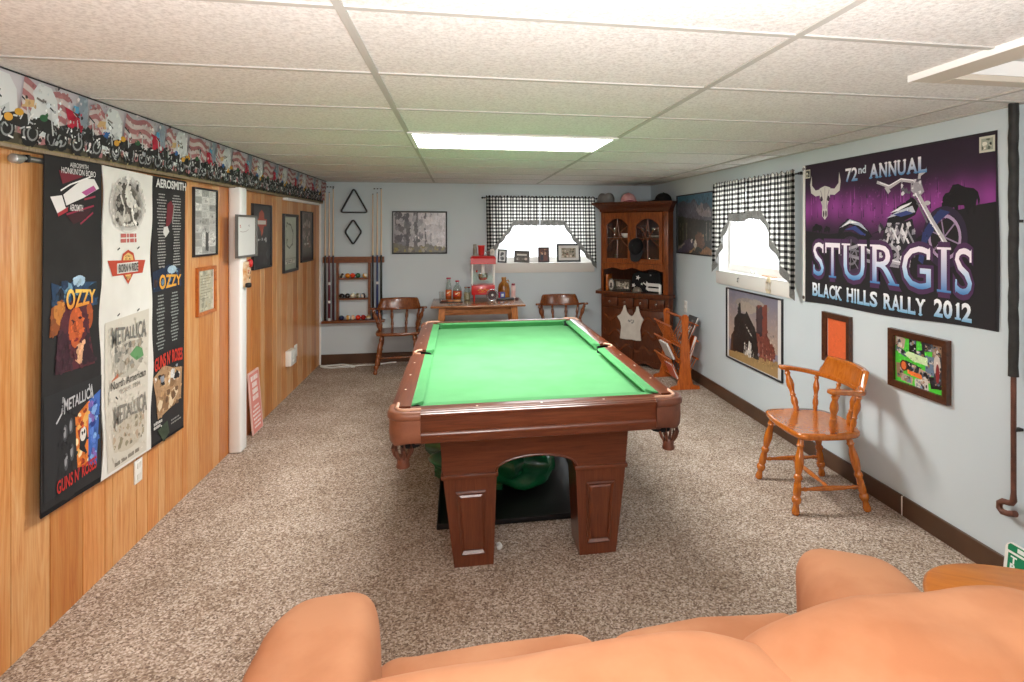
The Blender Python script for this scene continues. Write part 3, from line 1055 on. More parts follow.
def captains_chair(label, mat, loc, rz, group=None):
    t = thing('captains_chair', label, 'chair', loc, rz, group)
    # saddle seat: rounded shield outline, dished
    out = []
    ctrl = [(-.19, -.185), (0, -.205), (.19, -.185), (.232, -.135), (.24, 0), (.23, .1), (.195, .185), (.1, .222), (0, .23), (-.1, .222), (-.195, .185), (-.23, .1), (-.24, 0), (-.232, -.135)]
    n = len(ctrl)
    for i in range(n):
        p0, p1, p2, p3 = (Vector(ctrl[(i + k - 1) % n]) for k in range(4))
        for q in range(4):
            u = q / 4
            out.append(.5 * ((2 * p1) + (p2 - p0) * u + (2 * p0 - 5 * p1 + 4 * p2 - p3) * u * u + (3 * p1 - p0 - 3 * p2 + p3) * u ** 3))
    bm = B()
    rs = []
    for sc, z in ((.9, .395), (.975, .4), (1, .412), (.995, .426), (.965, .433), (.85, .43), (.6, .424), (.3, .423)):
        rs.append([bm.verts.new((p.x * sc, p.y * sc, z - .012 * (p.y * sc))) for p in out])
    ring_faces(bm, rs)
    obj('seat', bm, mat, t, 50)
    feet = {}
    for sx in (-1, 1):
        for (ty, fy) in ((-.15, -.215), (.13, .205)):
            a, b = Vector((sx * .17, ty, .402)), Vector((sx * .232, fy, 0.0))
            obj('leg', turned(B(), a, b, [(u, r * 1.13) for u, r in VASE], 14), mat, t, 50)
            feet[sx, fy < 0] = lambda u, a=a, b=b: a + (b - a) * u
        p, q = feet[sx, True](.68), feet[sx, False](.68)
        obj('stretcher', turned(B(), p, q, STR, 10), mat, t, 50)
    p = (feet[-1, True](.68) + feet[-1, False](.68)) / 2; q = (feet[1, True](.68) + feet[1, False](.68)) / 2
    obj('stretcher', turned(B(), p, q, STR, 10), mat, t, 50)
    # continuous bent arm rail
    c2 = [(-.285, -.055, .684), (-.278, 0, .68), (-.268, .06, .672), (-.25, .12, .662), (-.2, .19, .65), (-.11, .23, .645), (0, .245, .643), (.11, .23, .645), (.2, .19, .65), (.25, .12, .662), (.268, .06, .672), (.278, 0, .68), (.285, -.055, .684)]
    pts = []
    for i in range(len(c2) - 1):
        P = [Vector(c2[min(max(i + k, 0), len(c2) - 1)]) for k in (-1, 0, 1, 2)]
        for q in range(4):
            u = q / 4
            pts.append(.5 * ((2 * P[1]) + (P[2] - P[0]) * u + (2 * P[0] - 5 * P[1] + 4 * P[2] - P[3]) * u * u + (3 * P[1] - P[0] - 3 * P[2] + P[3]) * u ** 3))
    pts.append(Vector(c2[-1]))
    m = len(pts)
    fl = []
    for i in range(m):
        e = min(i, m - 1 - i)
        fl.append((.03 if e == 0 else .05 if e == 1 else .06 if e < 7 else .048, .016 if e == 0 else .027))
    obj('arm_rail', tube(B(), pts, .02, 12, flat=fl), mat, t, 50)
    # crest block above the back of the rail, leaning back, with lower shoulders
    bm = B()
    rs = []
    K = 28
    for k in range(K + 1):
        a = -64 + 128 * k / K
        u = abs(a) / 64
        hgt = .118 if u < .7 else .118 - .07 * (1 - math.cos(min(1, (u - .7) / .22) * PI)) / 2
        if u > .92: hgt = .048 * max(.2, (1 - u) / .08)
        ca, sa = math.cos(math.radians(a)), math.sin(math.radians(a))
        base = Vector((.24 * sa, .115 + .128 * ca, .65))
        nrm = Vector((sa, ca * .9, 0)).normalized()
        lean = .2
        ring = []
        for d, f in ((-.013, 0), (-.012, .5), (-.009, .85), (-.012, .93), (-.004, 1.0), (.012, 1.0), (.02, .95), (.016, .86), (.012, .5), (.013, 0)):
            ring.append(bm.verts.new(base + nrm * (d + lean * hgt * f) + Vector((0, 0, hgt * f))))
        rs.append(ring)
    ring_faces(bm, rs)
    obj('crest', bm, mat, t, 40)
    for sx in (-1, 1):
        for i, (b0, a0, k) in enumerate((((.195, .02), (.272, -.01, .672), 1.25), ((.19, .135), (.222, .165, .648), 1), ((.075, .185), (.085, .232, .637), 1))):
            obj('spindle', turned(B(), (sx * a0[0], a0[1], a0[2]), (sx * b0[0], b0[1], .425), [(u, r * k) for u, r in SPIN], 12), mat, t, 50)
    return t


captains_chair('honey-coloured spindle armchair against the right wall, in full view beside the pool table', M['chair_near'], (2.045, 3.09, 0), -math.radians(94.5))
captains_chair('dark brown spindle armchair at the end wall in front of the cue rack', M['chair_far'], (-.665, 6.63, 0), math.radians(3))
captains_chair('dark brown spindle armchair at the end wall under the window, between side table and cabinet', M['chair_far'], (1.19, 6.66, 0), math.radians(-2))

# ================================================================== CUE RACK, CUES, BALLS
rk = thing('cue_rack', 'brown wooden wall rack holding six cues and three shelves of pool balls', 'cue rack', (-1.195, YB, 0))
CW = M['cue_wood']


def cue_bar(z0, z1, d, notch):
    bm = B()
    if not notch:
        return box(bm, -.345, .345, -d, 0, z0, z1, .004, 2)
    o = [(-.335, 0), (-.335, -d)]
    for x in (-.31, -.267, -.223, .212, .261, .306):
        o += [(x - .011, -d), (x - .011, -d + .016), (x - .006, -d + .024), (x + .006, -d + .024), (x + .011, -d + .016), (x + .011, -d)]
    o += [(.335, -d), (.335, 0)]
    return prism(bm, o, z0, z1, 'z')


obj('top_bar', cue_bar(1.172, 1.24, .07, True), CW, rk)
obj('bottom_shelf', cue_bar(.484, .512, .1, False), CW, rk, 40)
for x in (-.18, .17):
    obj('upright', bx(x - .013, x + .013, -.05, 0, .512, 1.172), CW, rk)
for z in (.98, .748):
    bm = box(B(), -.167, .157, -.085, 0, z, z + .016, .003, 1)
    obj('ball_shelf', bm, CW, rk)
hold = thing('cue_clip', 'pair of small black cue clips high on the end wall above the rack', 'cue clip', (-1.195, YB, 0))
for x0, x1, z in ((-.312, -.215, 2.045), (.205, .31, 2.03)):
    bm = B()
    for q in range(3):
        xx = x0 + (x1 - x0) * (q + .5) / 3
        box(bm, xx - .009, xx + .009, -.012, 0, z - .006, z + .006, .002, 1)
    obj('clip', bm, M['black'], hold, 40)

shaft = wood('maple_cue_shaft', '#d9bf9d', '#c9a981', '#e3ceb0', .3, .3, (30, 30, 2), 2)


def cue(x, top, butt, rings, label, wrap='#141318'):
    t = thing('pool_cue', label, 'cue', (-1.195 + x, YB - .056, .512), 0, 'cues in the wall rack')
    L = top - .512
    j = .745
    bm = turned(B(), (0, 0, 0), (0, 0, j), [(0, .0125), (.01, .0145), (.5, .0135), (1, .0105)], 12)
    bt = obj('butt', bm, plain('cue_butt', butt, .25, coat=.4), t, 50)
    for z in rings:
        obj('ring', turned(B(), (0, 0, z), (0, 0, z + .03), [(0, .0148), (1, .0147)], 12), M['plastic_white'], bt, 50)
    obj('shaft', turned(B(), (0, 0, j + .001), (0, 0, L - .012), [(0, .0103), (1, .0062)], 12), shaft, t, 50)
    obj('tip', turned(B(), (0, 0, L - .012), (0, 0, L), [(0, .0064), (.7, .0064), (1, .004)], 10), plain('blue_chalked_tip', '#5a6a78', .8), t, 50)


for a in ((-.31, 1.99, '#121214', [], 'pool cue with plain black butt, outermost on the left of the rack'),
          (-.267, 1.985, '#5a1a2c', [.0, .2, .41], 'pool cue with maroon butt and white rings, second from left in the rack'),
          (-.223, 2.03, '#3c1420', [], 'pool cue with dark plum butt and no rings, left of the ball shelves'),
          (.212, 1.97, '#151824', [], 'pool cue with blue-black butt, just right of the ball shelves'),
          (.261, 1.985, '#26386b', [.41], 'pool cue with blue butt and one white ring, second from the right'),
          (.306, 2.035, '#12201d', [], 'pool cue with dark green-black butt, outermost on the right of the rack')):
    cue(*a)

RB = .0286
ball_mats = {}


def ball(x, z, col, stripe, label, rot):
    bm = B()
    bmesh.ops.create_uvsphere(bm, u_segments=20, v_segments=20, radius=RB)
    for f in bm.faces:
        c = f.calc_center_median()
        f.material_index = 1 if (stripe and abs(c.z) > RB * .52) else 0
        if not stripe and c.y < -RB * .955: f.material_index = 1
    bmesh.ops.rotate(bm, verts=bm.verts, matrix=Matrix.Rotation(rot, 3, 'X') @ Matrix.Rotation(rot * 1.7, 3, 'Y'))
    if col not in ball_mats: ball_mats[col] = plain('ball_resin', col, .12, coat=.6)
    o = obj('pool_ball', bm, [ball_mats[col], M['ball_white']], None, 60)
    o.location = (x, YB - .05, z + RB)
    tag(o, label, 'pool ball', 'balls on the cue rack')


M['ball_white'] = plain('ball_white', '#efe9dc', .12, coat=.6)
for x, col, st, lb in ((-1.325, '#2a1a1e', 1, 'dark striped pool ball, leftmost on the top shelf of the cue rack'), (-1.262, '#e08a1e', 0, 'orange-yellow pool ball, second on the top shelf of the cue rack'),
                       (-1.207, '#e2421f', 0, 'bright orange-red pool ball, in the middle of the top shelf'), (-1.149, '#12613a', 0, 'green pool ball on the top shelf of the cue rack'),
                       (-1.07, '#e0ac4c', 1, 'yellow striped pool ball, rightmost on the top shelf')):
    ball(x, .996, col, st, lb, .9 + x * 3)
for x, col, st, lb in ((-1.325, '#101012', 0, 'black pool ball, leftmost on the middle shelf of the rack'), (-1.264, '#15151b', 0, 'black pool ball with white spot, second on the middle shelf'),
                       (-1.207, '#d9d2b8', 0, 'cream cue ball in the middle of the middle shelf'), (-1.152, '#6d6a45', 1, 'olive striped pool ball, fourth on the middle shelf'),
                       (-1.087, '#2c1420', 1, 'dark maroon striped pool ball, rightmost on the middle shelf')):
    ball(x, .764, col, st, lb, 1.2 + x * 5)
for x, col, st, lb in ((-1.329, '#1c2750', 0, 'dark blue pool ball, leftmost on the bottom shelf of the rack'), (-1.261, '#d8a24e', 1, 'yellow and cream striped pool ball, second on the bottom shelf'),
                       (-1.204, '#e8b98e', 1, 'peach striped pool ball, third on the bottom shelf'), (-1.147, '#e23418', 0, 'red-orange pool ball, fourth on the bottom shelf'),
                       (-1.09, '#b91c1f', 0, 'crimson pool ball, fifth on the bottom shelf'), (-1.033, '#d9c48e', 1, 'pale striped pool ball at the right end of the bottom shelf, behind the chair arm')):
    ball(x, .512, col, st, lb, .5 + x * 4)

for nm, lb, ctrl in (('triangle_rack', 'black triangular ball rack hanging on the end wall above the cue rack', [(-1.198, 2.03), (-1.345, 1.752), (-1.044, 1.752)]),
                     ('diamond_rack', 'black diamond-shaped ball rack hanging on the end wall below the triangle', [(-1.205, 1.672), (-1.298, 1.527), (-1.205, 1.38), (-1.112, 1.527)])):
    pts = []
    n = len(ctrl)
    for i in range(n):
        p, a, b = Vector(ctrl[i]), Vector(ctrl[i - 1]), Vector(ctrl[(i + 1) % n])
        r = .035 if n == 3 else .03
        u, v = p + (a - p).normalized() * r, p + (b - p).normalized() * r
        for q in range(7):
            s_ = q / 6
            pts.append((1 - s_) ** 2 * u + 2 * s_ * (1 - s_) * p + s_ * s_ * v)
    c = sum((Vector(p) for p in ctrl), Vector((0, 0))) / n
    bm = tube(B(), [(p.x - c.x, -.025, p.y - c.y) for p in pts], .01, 10, closed=True, flat=(.017, .05), up=(0, 1, 0))
    o = obj(nm, bm, M['black'], None, 40)
    o.location = (c.x, YB, c.y)
    tag(o, lb, 'ball rack')

# ================================================================== LEFT WALL
WL = XL + .0005
# --- wall hanging pieced together from concert shirts
tap = thing('shirt_tapestry', 'black and white wall hanging sewn from printed concert shirts, on the panelling', 'wall hanging', (XL, 3.04, 1.15), LEFT)
rod = thing('curtain_pole', 'grey metal pole holding the shirt hanging, just under the soffit', 'pole', (XL, 3.04, 1.836), LEFT)
obj('pole', turned(B(), (-.66, -.019, -.012), (.6, -.019, -.012), [(0, .011), (1, .011)], 14), plain('grey_steel', '#8d8c88', .35, .7), rod, 50)
bm = turned(B(), (-.7, -.022, -.018), (-.655, -.022, -.018), [(0, .011), (.1, .017), (.8, .017), (1, .013)], 14)
obj('end_cap', bm, plain('grey_cap', '#a3a29d', .4, .5), rod, 50)
for x in (-.63, .6):
    obj('bracket', bx(x - .008, x + .008, -.032, 0, -.026, .002, .003, 1), M['black_metal'], rod, 40)

cols = [(2.47, 2.825), (2.825, 3.25), (3.25, 3.6)]


def cloth_bm(edgeL, edgeR, top, bot, y0=.0, n=26, th=.004, off=.034):
    """hanging cloth with slightly wavy side edges; coordinates are wall (y, z)"""
    bm = B()
    rows = []
    for side in (0, 1):
        g = []
        for j in range(n + 1):
            f = j / n
            row = []
            for i in range(9):
                u = i / 8
                y = edgeL(f) * (1 - u) + edgeR(f) * u
                z = (top(u) * (1 - f) + bot(u) * f)
                d = off + .0004 * math.sin(y * 21 + f * 3) + (th if side else 0)
                row.append(bm.verts.new((y - 3.04, -d, z - 1.15)))
            g.append(row)
        rows.append(g)
    for g in rows:
        for j in range(n):
            for i in range(8):
                bm.faces.new((g[j][i], g[j][i + 1], g[j + 1][i + 1], g[j + 1][i]))
    a, b = rows
    for j in range(n):
        for i in (0, 8): bm.faces.new((a[j][i], a[j + 1][i], b[j + 1][i], b[j][i]))
    for i in range(8):
        for j in (0, n): bm.faces.new((a[j][i], a[j][i + 1], b[j][i + 1], b[j][i]))
    return bm


blk = mottled('black_shirt_cloth', '#1d1b1b', '#262424', 5, .92)
wht = mottled('off_white_shirt_cloth', '#d6d2ca', '#e2dfd8', 5, .9)
zt = lambda u: 1.858 - .016 * u
obj('left_panel', cloth_bm(lambda f: 2.478 - .02 * f, lambda f: 2.83 + .0 * f, lambda u: 1.86 - .012 * u, lambda u: .486 - .025 * u), blk, tap, 60)
obj('right_panel', cloth_bm(lambda f: 3.247 - .005 * f, lambda f: 3.612 - .022 * f, lambda u: 1.838, lambda u: .452 - .01 * u), blk, tap, 60)
wob = lambda f, s: .012 * math.sin(f * 9 + s) + .007 * math.sin(f * 23 + s * 2)
obj('middle_panel', cloth_bm(lambda f: 2.832 + wob(f, 0) - .008 * f, lambda f: 3.248 + wob(f, 2) - .005 * f, lambda u: 1.846 - .01 * u, lambda u: .462 - .012 * u, off=.0352), wht, tap, 60)
obj('hem_strip', cloth_bm(lambda f: 2.46, lambda f: 3.59, lambda u: .5 - .05 * u, lambda u: .48 - .043 * u, n=2, off=.0345), M['matte_black'], tap, 60)

A = Art(on_left(3.04, 1.15)); A.late = []
# left column, top: harmonica print
A.text('AEROSMITH', 2.61, 1.815, 2.725, 1.834, '#dedbd8', .0)
A.text('HONKIN’ON BOBO', 2.56, 1.787, 2.775, 1.811, '#e8e5e2', .0)
A.poly([(2.553, 1.797), (2.704, 1.785), (2.575, 1.744)], '#6e1f2c')
A.poly([(2.505, 1.69), (2.575, 1.70), (2.7, 1.775), (2.774, 1.78), (2.808, 1.742), (2.62, 1.66), (2.545, 1.628)], '#e2dedb')
A.poly([(2.545, 1.627), (2.606, 1.655), (2.606, 1.637), (2.55, 1.615)], '#a12b34')
A.line([(2.565, 1.718), (2.62, 1.745), (2.75, 1.787)], .006, '#e9e6e4')
A.line([(2.575, 1.70), (2.595, 1.655), (2.8, 1.725)], .008, '#141314')
A.poly([(2.69, 1.718), (2.77, 1.752), (2.79, 1.735), (2.72, 1.705)], '#b0508a')
A.text('AEROSMITH', 2.61, 1.64, 2.69, 1.665, '#d9d5d2', .02)
for a, b, c, d in ((2.6, 1.625, 2.77, 1.665), (2.685, 1.588, 2.765, 1.635), (2.71, 1.69, 2.78, 1.705)):
    A.line([(a, b), (c, d)], .008, '#8d2740')
A.poly([(2.6, 1.62), (2.76, 1.655), (2.72, 1.61), (2.64, 1.585)], '#3b161c')
# left column, middle: night scene print (generic figures in smoke)
A.poly([(2.51, 1.36), (2.6, 1.33), (2.66, 1.375), (2.72, 1.345), (2.79, 1.34), (2.795, 1.24), (2.52, 1.26)], '#25405e')
A.blobs(30, 2.51, 1.26, 2.795, 1.36, ['#3f6484', '#1e3550', '#6f95ad', '#16222f'], .012, .035, 4)
A.ell(2.675, 1.352, .038, .024, '#a9c4d8')
A.poly([(2.51, 1.26), (2.57, 1.29), (2.62, 1.24), (2.6, 1.16), (2.5, 1.15)], '#8a4a20')
A.ell(2.56, 1.235, .035, .05, '#c07a35', rot=.3)
A.ell(2.74, 1.2, .025, .055, '#a34f24')
A.poly([(2.56, 1.2), (2.6, 1.27), (2.66, 1.285), (2.72, 1.25), (2.75, 1.1), (2.78, .99), (2.53, 1.0), (2.56, 1.1)], '#54202a')
A.ell(2.655, 1.165, .045, .085, '#c05a2a')
A.ell(2.635, 1.19, .012, .006, '#37141a'); A.ell(2.68, 1.2, .012, .006, '#37141a'); A.line([(2.65, 1.19), (2.645, 1.15), (2.66, 1.148)], .006, '#8a3a1c'); A.ell(2.655, 1.115, .016, .008, '#7a1c1c')
A.poly([(2.65, 1.03), (2.66, 1.09), (2.7, 1.105), (2.735, 1.085), (2.7, 1.07), (2.69, 1.0)], '#d8a37c')
A.poly([(2.55, 1.17), (2.6, 1.16), (2.62, 1.05), (2.64, 1.0), (2.53, 1.0)], '#3b1a26')
A.poly([(2.72, 1.16), (2.75, 1.06), (2.79, 1.0), (2.69, 1.0)], '#2f1620')
A.text('OZZY', 2.59, 1.245, 2.77, 1.325, lambda y, z: lerp('#d8862c', '#f2d06a')((z - 1.25) / .08), .03, warp=lambda a, b: (a, b * (1 - .35 * a) + .12 * a))
# left column, bottom
A.rect(2.47, .53, 2.825, .93, '#212123')
A.text('METALLICA', 2.575, .83, 2.76, .905, '#b9b9bb', .02, warp=lambda a, b: (a, .25 + .6 * b + .5 * (a - .5) * (.3) + (.22 * (b - .5) if a < .08 or a > .92 else 0)))
A.line([(2.578, .9), (2.57, .84), (2.54, .81)], .008, '#b9b9bb')
A.line([(2.74, .91), (2.76, .84), (2.775, .83)], .006, '#b9b9bb')
A.poly([(2.65, .80), (2.735, .84), (2.735, .57), (2.664, .588)], '#d6762b')
A.poly([(2.735, .842), (2.817, .868), (2.79, .553), (2.735, .57)], '#3c63ad')
A.blobs(22, 2.655, .59, 2.735, .82, ['#e0a95a', '#c25322', '#efd9a8', '#8d3215'], .01, .03, 11)
A.blobs(26, 2.737, .58, 2.79, .84, ['#5478c4', '#2b3f88', '#7a62a8', '#7fa5d8'], .01, .03, 12)
A.poly([(2.68, .72), (2.72, .735), (2.73, .69), (2.71, .66), (2.74, .6), (2.7, .64), (2.675, .66)], '#1c1b1e')
A.ell(2.7, .715, .02, .03, '#dad6cf'); A.ell(2.694, .718, .006, .009, '#1c1b1e'); A.ell(2.708, .722, .006, .009, '#1c1b1e')
for x, z in ((2.59, .755), (2.625, .77), (2.595, .64), (2.63, .665)):
    A.ell(x, z, .013, .035, '#4a4a4d'); A.ell(x - .003, z + .004, .007, .022, '#8c8c8e')
A.text('GUNS N’ ROSES', 2.535, .535, 2.78, .585, '#b5251f', .02, warp=lambda a, b: (a, b + .15 * a))
# middle column, top: sepia eagle scene
for k in range(5):
    A.ell(3.03, 1.68, .15 - k * .014, .135 - k * .012, lerp('#cfcac3', '#6b655e')(k / 4))
A.blobs(46, 2.93, 1.58, 3.12, 1.78, ['#8f8980', '#524d47', '#b6b0a7', '#3e3a36'], .01, .035, 21)
A.poly([(3.0, 1.73), (3.03, 1.80), (3.05, 1.74), (3.09, 1.70), (3.13, 1.66), (3.07, 1.68), (3.08, 1.6), (3.05, 1.66), (3.02, 1.68)], '#d9d4cb')
A.line([(2.97, 1.72), (3.0, 1.66), (2.99, 1.6)], .012, '#cfc9bf'); A.line([(3.05, 1.67), (3.08, 1.6), (3.11, 1.57)], .01, '#e4dfd7')
A.ell(3.03, 1.8, .012, .026, '#e9e5de')
A.rows(2.99, 1.577, 3.08, 1.595, 1, .009, '#e4e0d8', 2)
A.rows(2.935, 1.499, 3.135, 1.547, 2, .018, '#b5605a', 8, 'c')
for y in (2.955, 3.12): A.line([(y - .01, 1.47), (y + .006, 1.478)], .007, '#2c2a2a')
for y in (2.955, 3.12): A.line([(y - .01, 1.168), (y + .006, 1.176)], .007, '#2c2a2a')
# shield and bar emblem
A.poly([(3.03, 1.468), (3.075, 1.45), (3.09, 1.41), (3.09, 1.37), (3.03, 1.305), (2.97, 1.37), (2.97, 1.41), (2.985, 1.45)], '#b2402a')
A.poly([(3.03, 1.455), (3.066, 1.44), (3.078, 1.405), (3.078, 1.375), (3.03, 1.322), (2.982, 1.375), (2.982, 1.405), (2.994, 1.44)], '#d9b06c')
A.poly([(2.868, 1.425), (3.18, 1.412), (3.155, 1.35), (2.905, 1.352)], '#b2402a')
A.rect(2.94, 1.36, 3.115, 1.408, '#d8d4cc')
A.text('BORN N RIDE', 2.948, 1.366, 3.108, 1.402, '#4c4846', .03)
A.blobs(12, 3.005, 1.42, 3.055, 1.445, ['#7c5f38', '#b88f50'], .004, .01, 5)
A.blobs(12, 3.005, 1.33, 3.055, 1.345, ['#7c5f38', '#b88f50'], .004, .01, 6)
# middle column, lower: two faded tour prints
cream = '#cbc4b6'
A.poly([(2.85, 1.15), (3.215, 1.165), (3.205, .84), (3.19, .462), (2.87, .475), (2.845, .86)], cream)
A.text('METALLICA', 2.893, 1.03, 3.18, 1.12, '#6f6d67', .02, warp=lambda a, b: (a, b * (.62 + .38 * abs(2 * a - 1)) + .2 * (1 - abs(2 * a - 1))))
A.ell(3.03, .955, .13, .085, '#b4ad9f')
A.blobs(50, 2.92, .89, 3.15, 1.03, ['#8d8a80', '#a49d90', '#75726a', '#b8b1a4', '#9c8f7c'], .008, .03, 31)
A.poly([(3.04, .97), (3.1, 1.0), (3.15, .98), (3.165, .94), (3.1, .93)], '#5f8f5c')
A.poly([(2.885, .875), (2.95, .905), (2.95, .885)], '#b5694a')
A.text('North American', 2.885, .84, 3.175, .875, '#5d5850', .02)
A.text('TOUR 1994', 2.95, .805, 3.125, .828, '#9a9488', .01)
A.text('METALLICA', 2.913, .665, 3.185, .76, '#7b766d', .02, warp=lambda a, b: (a, b * (.62 + .38 * abs(2 * a - 1)) + .2 * (1 - abs(2 * a - 1))))
A.ell(3.04, .605, .14, .08, '#bdb3a1')
A.blobs(56, 2.91, .545, 3.17, .67, ['#a3977f', '#8f866f', '#c2b8a6', '#b09b84', '#7e7766'], .006, .022, 33)
A.rows(2.92, .475, 3.165, .51, 1, .018, '#857d70', 5)
for y, z in ((2.93, .8), (3.14, .86)): A.line([(y, z), (y + .012, z - .012)], .008, '#2f2d2b')
# right column
A.text('AEROSMITH', 3.275, 1.783, 3.6, 1.825, '#d3d0cd', .03)

A.rows(3.29, 1.36, 3.39, 1.755, 26, .006, '#a19e9b', 3, 'c')
A.rows(3.45, 1.36, 3.555, 1.755, 26, .006, '#a19e9b', 4, 'c')
A.poly([(3.4, 1.7), (3.44, 1.72), (3.475, 1.68), (3.44, 1.6), (3.38, 1.56)], '#6c1f28')
A.poly([(3.36, 1.575), (3.4, 1.58), (3.42, 1.55), (3.38, 1.52), (3.355, 1.545)], '#cac6c2')
A.line([(3.475, 1.7), (3.455, 1.6)], .01, '#8a8683')
A.poly([(3.25, 1.345), (3.35, 1.36), (3.42, 1.375), (3.55, 1.34), (3.555, 1.25), (3.255, 1.24)], '#1c2b44')
A.blobs(26, 3.26, 1.25, 3.55, 1.34, ['#33557a', '#1b2c44', '#6d8ca4', '#3d2a2a'], .012, .03, 8)
A.ell(3.45, 1.345, .05, .022, '#a5bccb')
A.text('OZZY', 3.31, 1.25, 3.54, 1.325, '#d79a3a', .03, warp=lambda a, b: (a, b * (1 - .3 * a) + .1 * a))

A.rows(3.285, .93, 3.375, 1.225, 17, .007, '#8f9490', 13, 'c')
A.rows(3.43, .95, 3.53, 1.225, 16, .007, '#8f9490', 14, 'c')
A.text('GUNS N’ ROSES', 3.262, .83, 3.56, .895, '#c23120', .03, warp=lambda a, b: (a, b + .2 * math.sin(a * 3)))
A.poly([(3.25, .8), (3.36, .845), (3.46, .81), (3.565, .79), (3.55, .62), (3.3, .575), (3.28, .7)], '#a98662')
A.blobs(34, 3.29, .6, 3.54, .8, ['#c3a17c', '#8c6a48', '#d8c2a0', '#6d5138', '#b99468'], .012, .05, 17)
A.blobs(12, 3.27, .74, 3.54, .82, ['#1d1c1c', '#8f939a', '#d9d7d2'], .01, .035, 18)

A.rows(3.26, .53, 3.38, .57, 2, .014, '#c9c6c0', 7)
A.poly([(3.3, .52), (3.4, .54), (3.42, .47), (3.36, .44)], '#3a4634')
A.rows(3.44, .5, 3.56, .535, 2, .008, '#8a8783', 9)
A.texture(420, 2.5, .98, 2.8, 1.37, .004, .016, .35, 1)
A.texture(160, 2.55, .56, 2.81, .9, .004, .013, .3, 2)
A.texture(260, 2.88, 1.56, 3.18, 1.82, .004, .015, .3, 3)
A.texture(260, 2.87, .49, 3.2, 1.14, .004, .012, .16, 4)
A.texture(200, 3.26, .44, 3.56, .9, .004, .014, .3, 5)
A.texture(120, 3.26, 1.24, 3.56, 1.37, .004, .012, .35, 6)
A.build('shirt_print', tap, M['print'], -.0397)

# --- framed things between hanging and post
def photo_cols(seed, tone): return tone


A = Art(on_left(3.952, 1.607))
A.rect(3.79, 1.4, 4.115, 1.815, '#bdbcb8')
R = random.Random(3)
for i in range(3):
    for j in range(9):
        a = 3.8 + i * .105; b = 1.41 + j * .0445
        A.rect(a + .002, b + .002, a + .1, b + .042, R.choice(['#dcdad5', '#cfcdc8', '#b1b0ac', '#e6e4df', '#a3a29d']))
        A.rows(a + .008, b + .006, a + .094, b + .038, 4, .003, '#7d7b77', i * 9 + j)
A.rect(3.955, 1.425, 4.0, 1.545, '#3c3c3a')
A.texture(220, 3.79, 1.4, 4.115, 1.815, .004, .014, .3, 1)
picture('framed_clippings', 'tall black frame of grey clippings, hung above the honey-framed certificate', 'picture', (WL, 3.952, 1.607), LEFT, .335, .425, .012, M['frame_black'], A, d=.018)

A = Art(on_left(3.965, 1.177))
A.rect(3.86, 1.045, 4.07, 1.31, '#b9b39c')
A.blobs(60, 3.862, 1.05, 4.068, 1.305, ['#c9c3ad', '#a8a38d', '#d3cdb8', '#8f8b78', '#b8ad8e'], .008, .03, 9)
A.rows(3.885, 1.12, 4.045, 1.28, 9, .005, '#7d7765', 5)
picture('framed_certificate', 'small honey-coloured wooden frame with faded beige certificate, left of the white post', 'picture', (WL, 3.965, 1.177), LEFT, .27, .3, .022, M['frame_gold'], A, d=.018)

# --- whiteboard on the post
WX = -1.494
A = Art(on_left(4.41, 1.513))
A.rect(4.24, 1.375, 4.58, 1.655, '#eceae7')
A.line([(4.285, 1.585), (4.3, 1.592), (4.29, 1.575), (4.306, 1.578)], .005, '#c8564a')
A.line([(4.29, 1.547), (4.34, 1.543), (4.4, 1.546), (4.45, 1.56)], .004, '#b6a6a6')
A.line([(4.45, 1.585), (4.462, 1.595), (4.47, 1.58)], .004, '#6c6c74')
t = picture('whiteboard', 'small grey-framed whiteboard with faint marker scribbles, mounted on the white post', 'whiteboard', (WX, 4.41, 1.513), LEFT, .385, .3, .015, plain('pewter_frame', '#6d6a66', .4, .3), A, d=.02, printname='marker_scribble')

# --- bottle-cap catcher hung under it
t = thing('bottle_opener', 'small colourful wall-mounted bottle opener with a red top, hung just below the whiteboard', 'bottle opener', (WX, 4.395, 1.25), LEFT)
bm = prism(B(), [(-.03, -.09), (-.012, -.1), (.018, -.09), (.036, -.04), (.034, .05), (.02, .085), (-.026, .08), (-.036, .03)], -.03, 0, 'y')
obj('body', bm, mottled('painted_body', '#c98a4a', '#e6d2b4', 26, .5), t, 40)
obj('red_top', pill(B(), (.018, -.03, .07), (.02, .018, .03), .8, .8, 14, 10), M['red'], t, 60)
obj('cap_cup', pill(B(), (-.022, -.032, -.082), (.02, .02, .018), .7, .7, 14, 10), M['black'], t, 60)
A = Art()
A.blobs(18, -.026, -.05, .026, .06, ['#e6c07a', '#8a4a28', '#f1ece2', '#3b5a3a', '#c0392b', '#2d2a28'], .006, .014, 3)
A.build('painted_figure', t, M['print'], -.0302)

# --- pictures on the panelling beyond the post
A = Art(on_left(5.005, 1.503))
A.rect(4.79, 1.25, 5.225, 1.755, '#242526')
A.grid(4.79, 1.45, 5.225, 1.75, 3, 8, lambda y, z: lerp('#1f2021', '#3d4042')(1 - abs(z - 1.6) / .16))
A.blobs(20, 4.8, 1.26, 5.21, 1.44, ['#17181a', '#2c2e31', '#1f2123', '#3a3d40'], .03, .09, 4)
A.poly([(5.0, 1.72), (5.06, 1.69), (5.07, 1.6), (5.0, 1.5), (4.93, 1.6), (4.94, 1.69)], '#a8452e')
A.poly([(4.87, 1.645), (5.13, 1.645), (5.115, 1.585), (4.885, 1.585)], '#a8452e')
A.rect(4.895, 1.6, 5.105, 1.632, '#d9d3cb')
A.rows(4.9, 1.464, 5.11, 1.489, 1, .014, '#cfcfcf', 2, 'c')
A.texture(160, 4.79, 1.25, 5.225, 1.56, .008, .03, .6, 1)
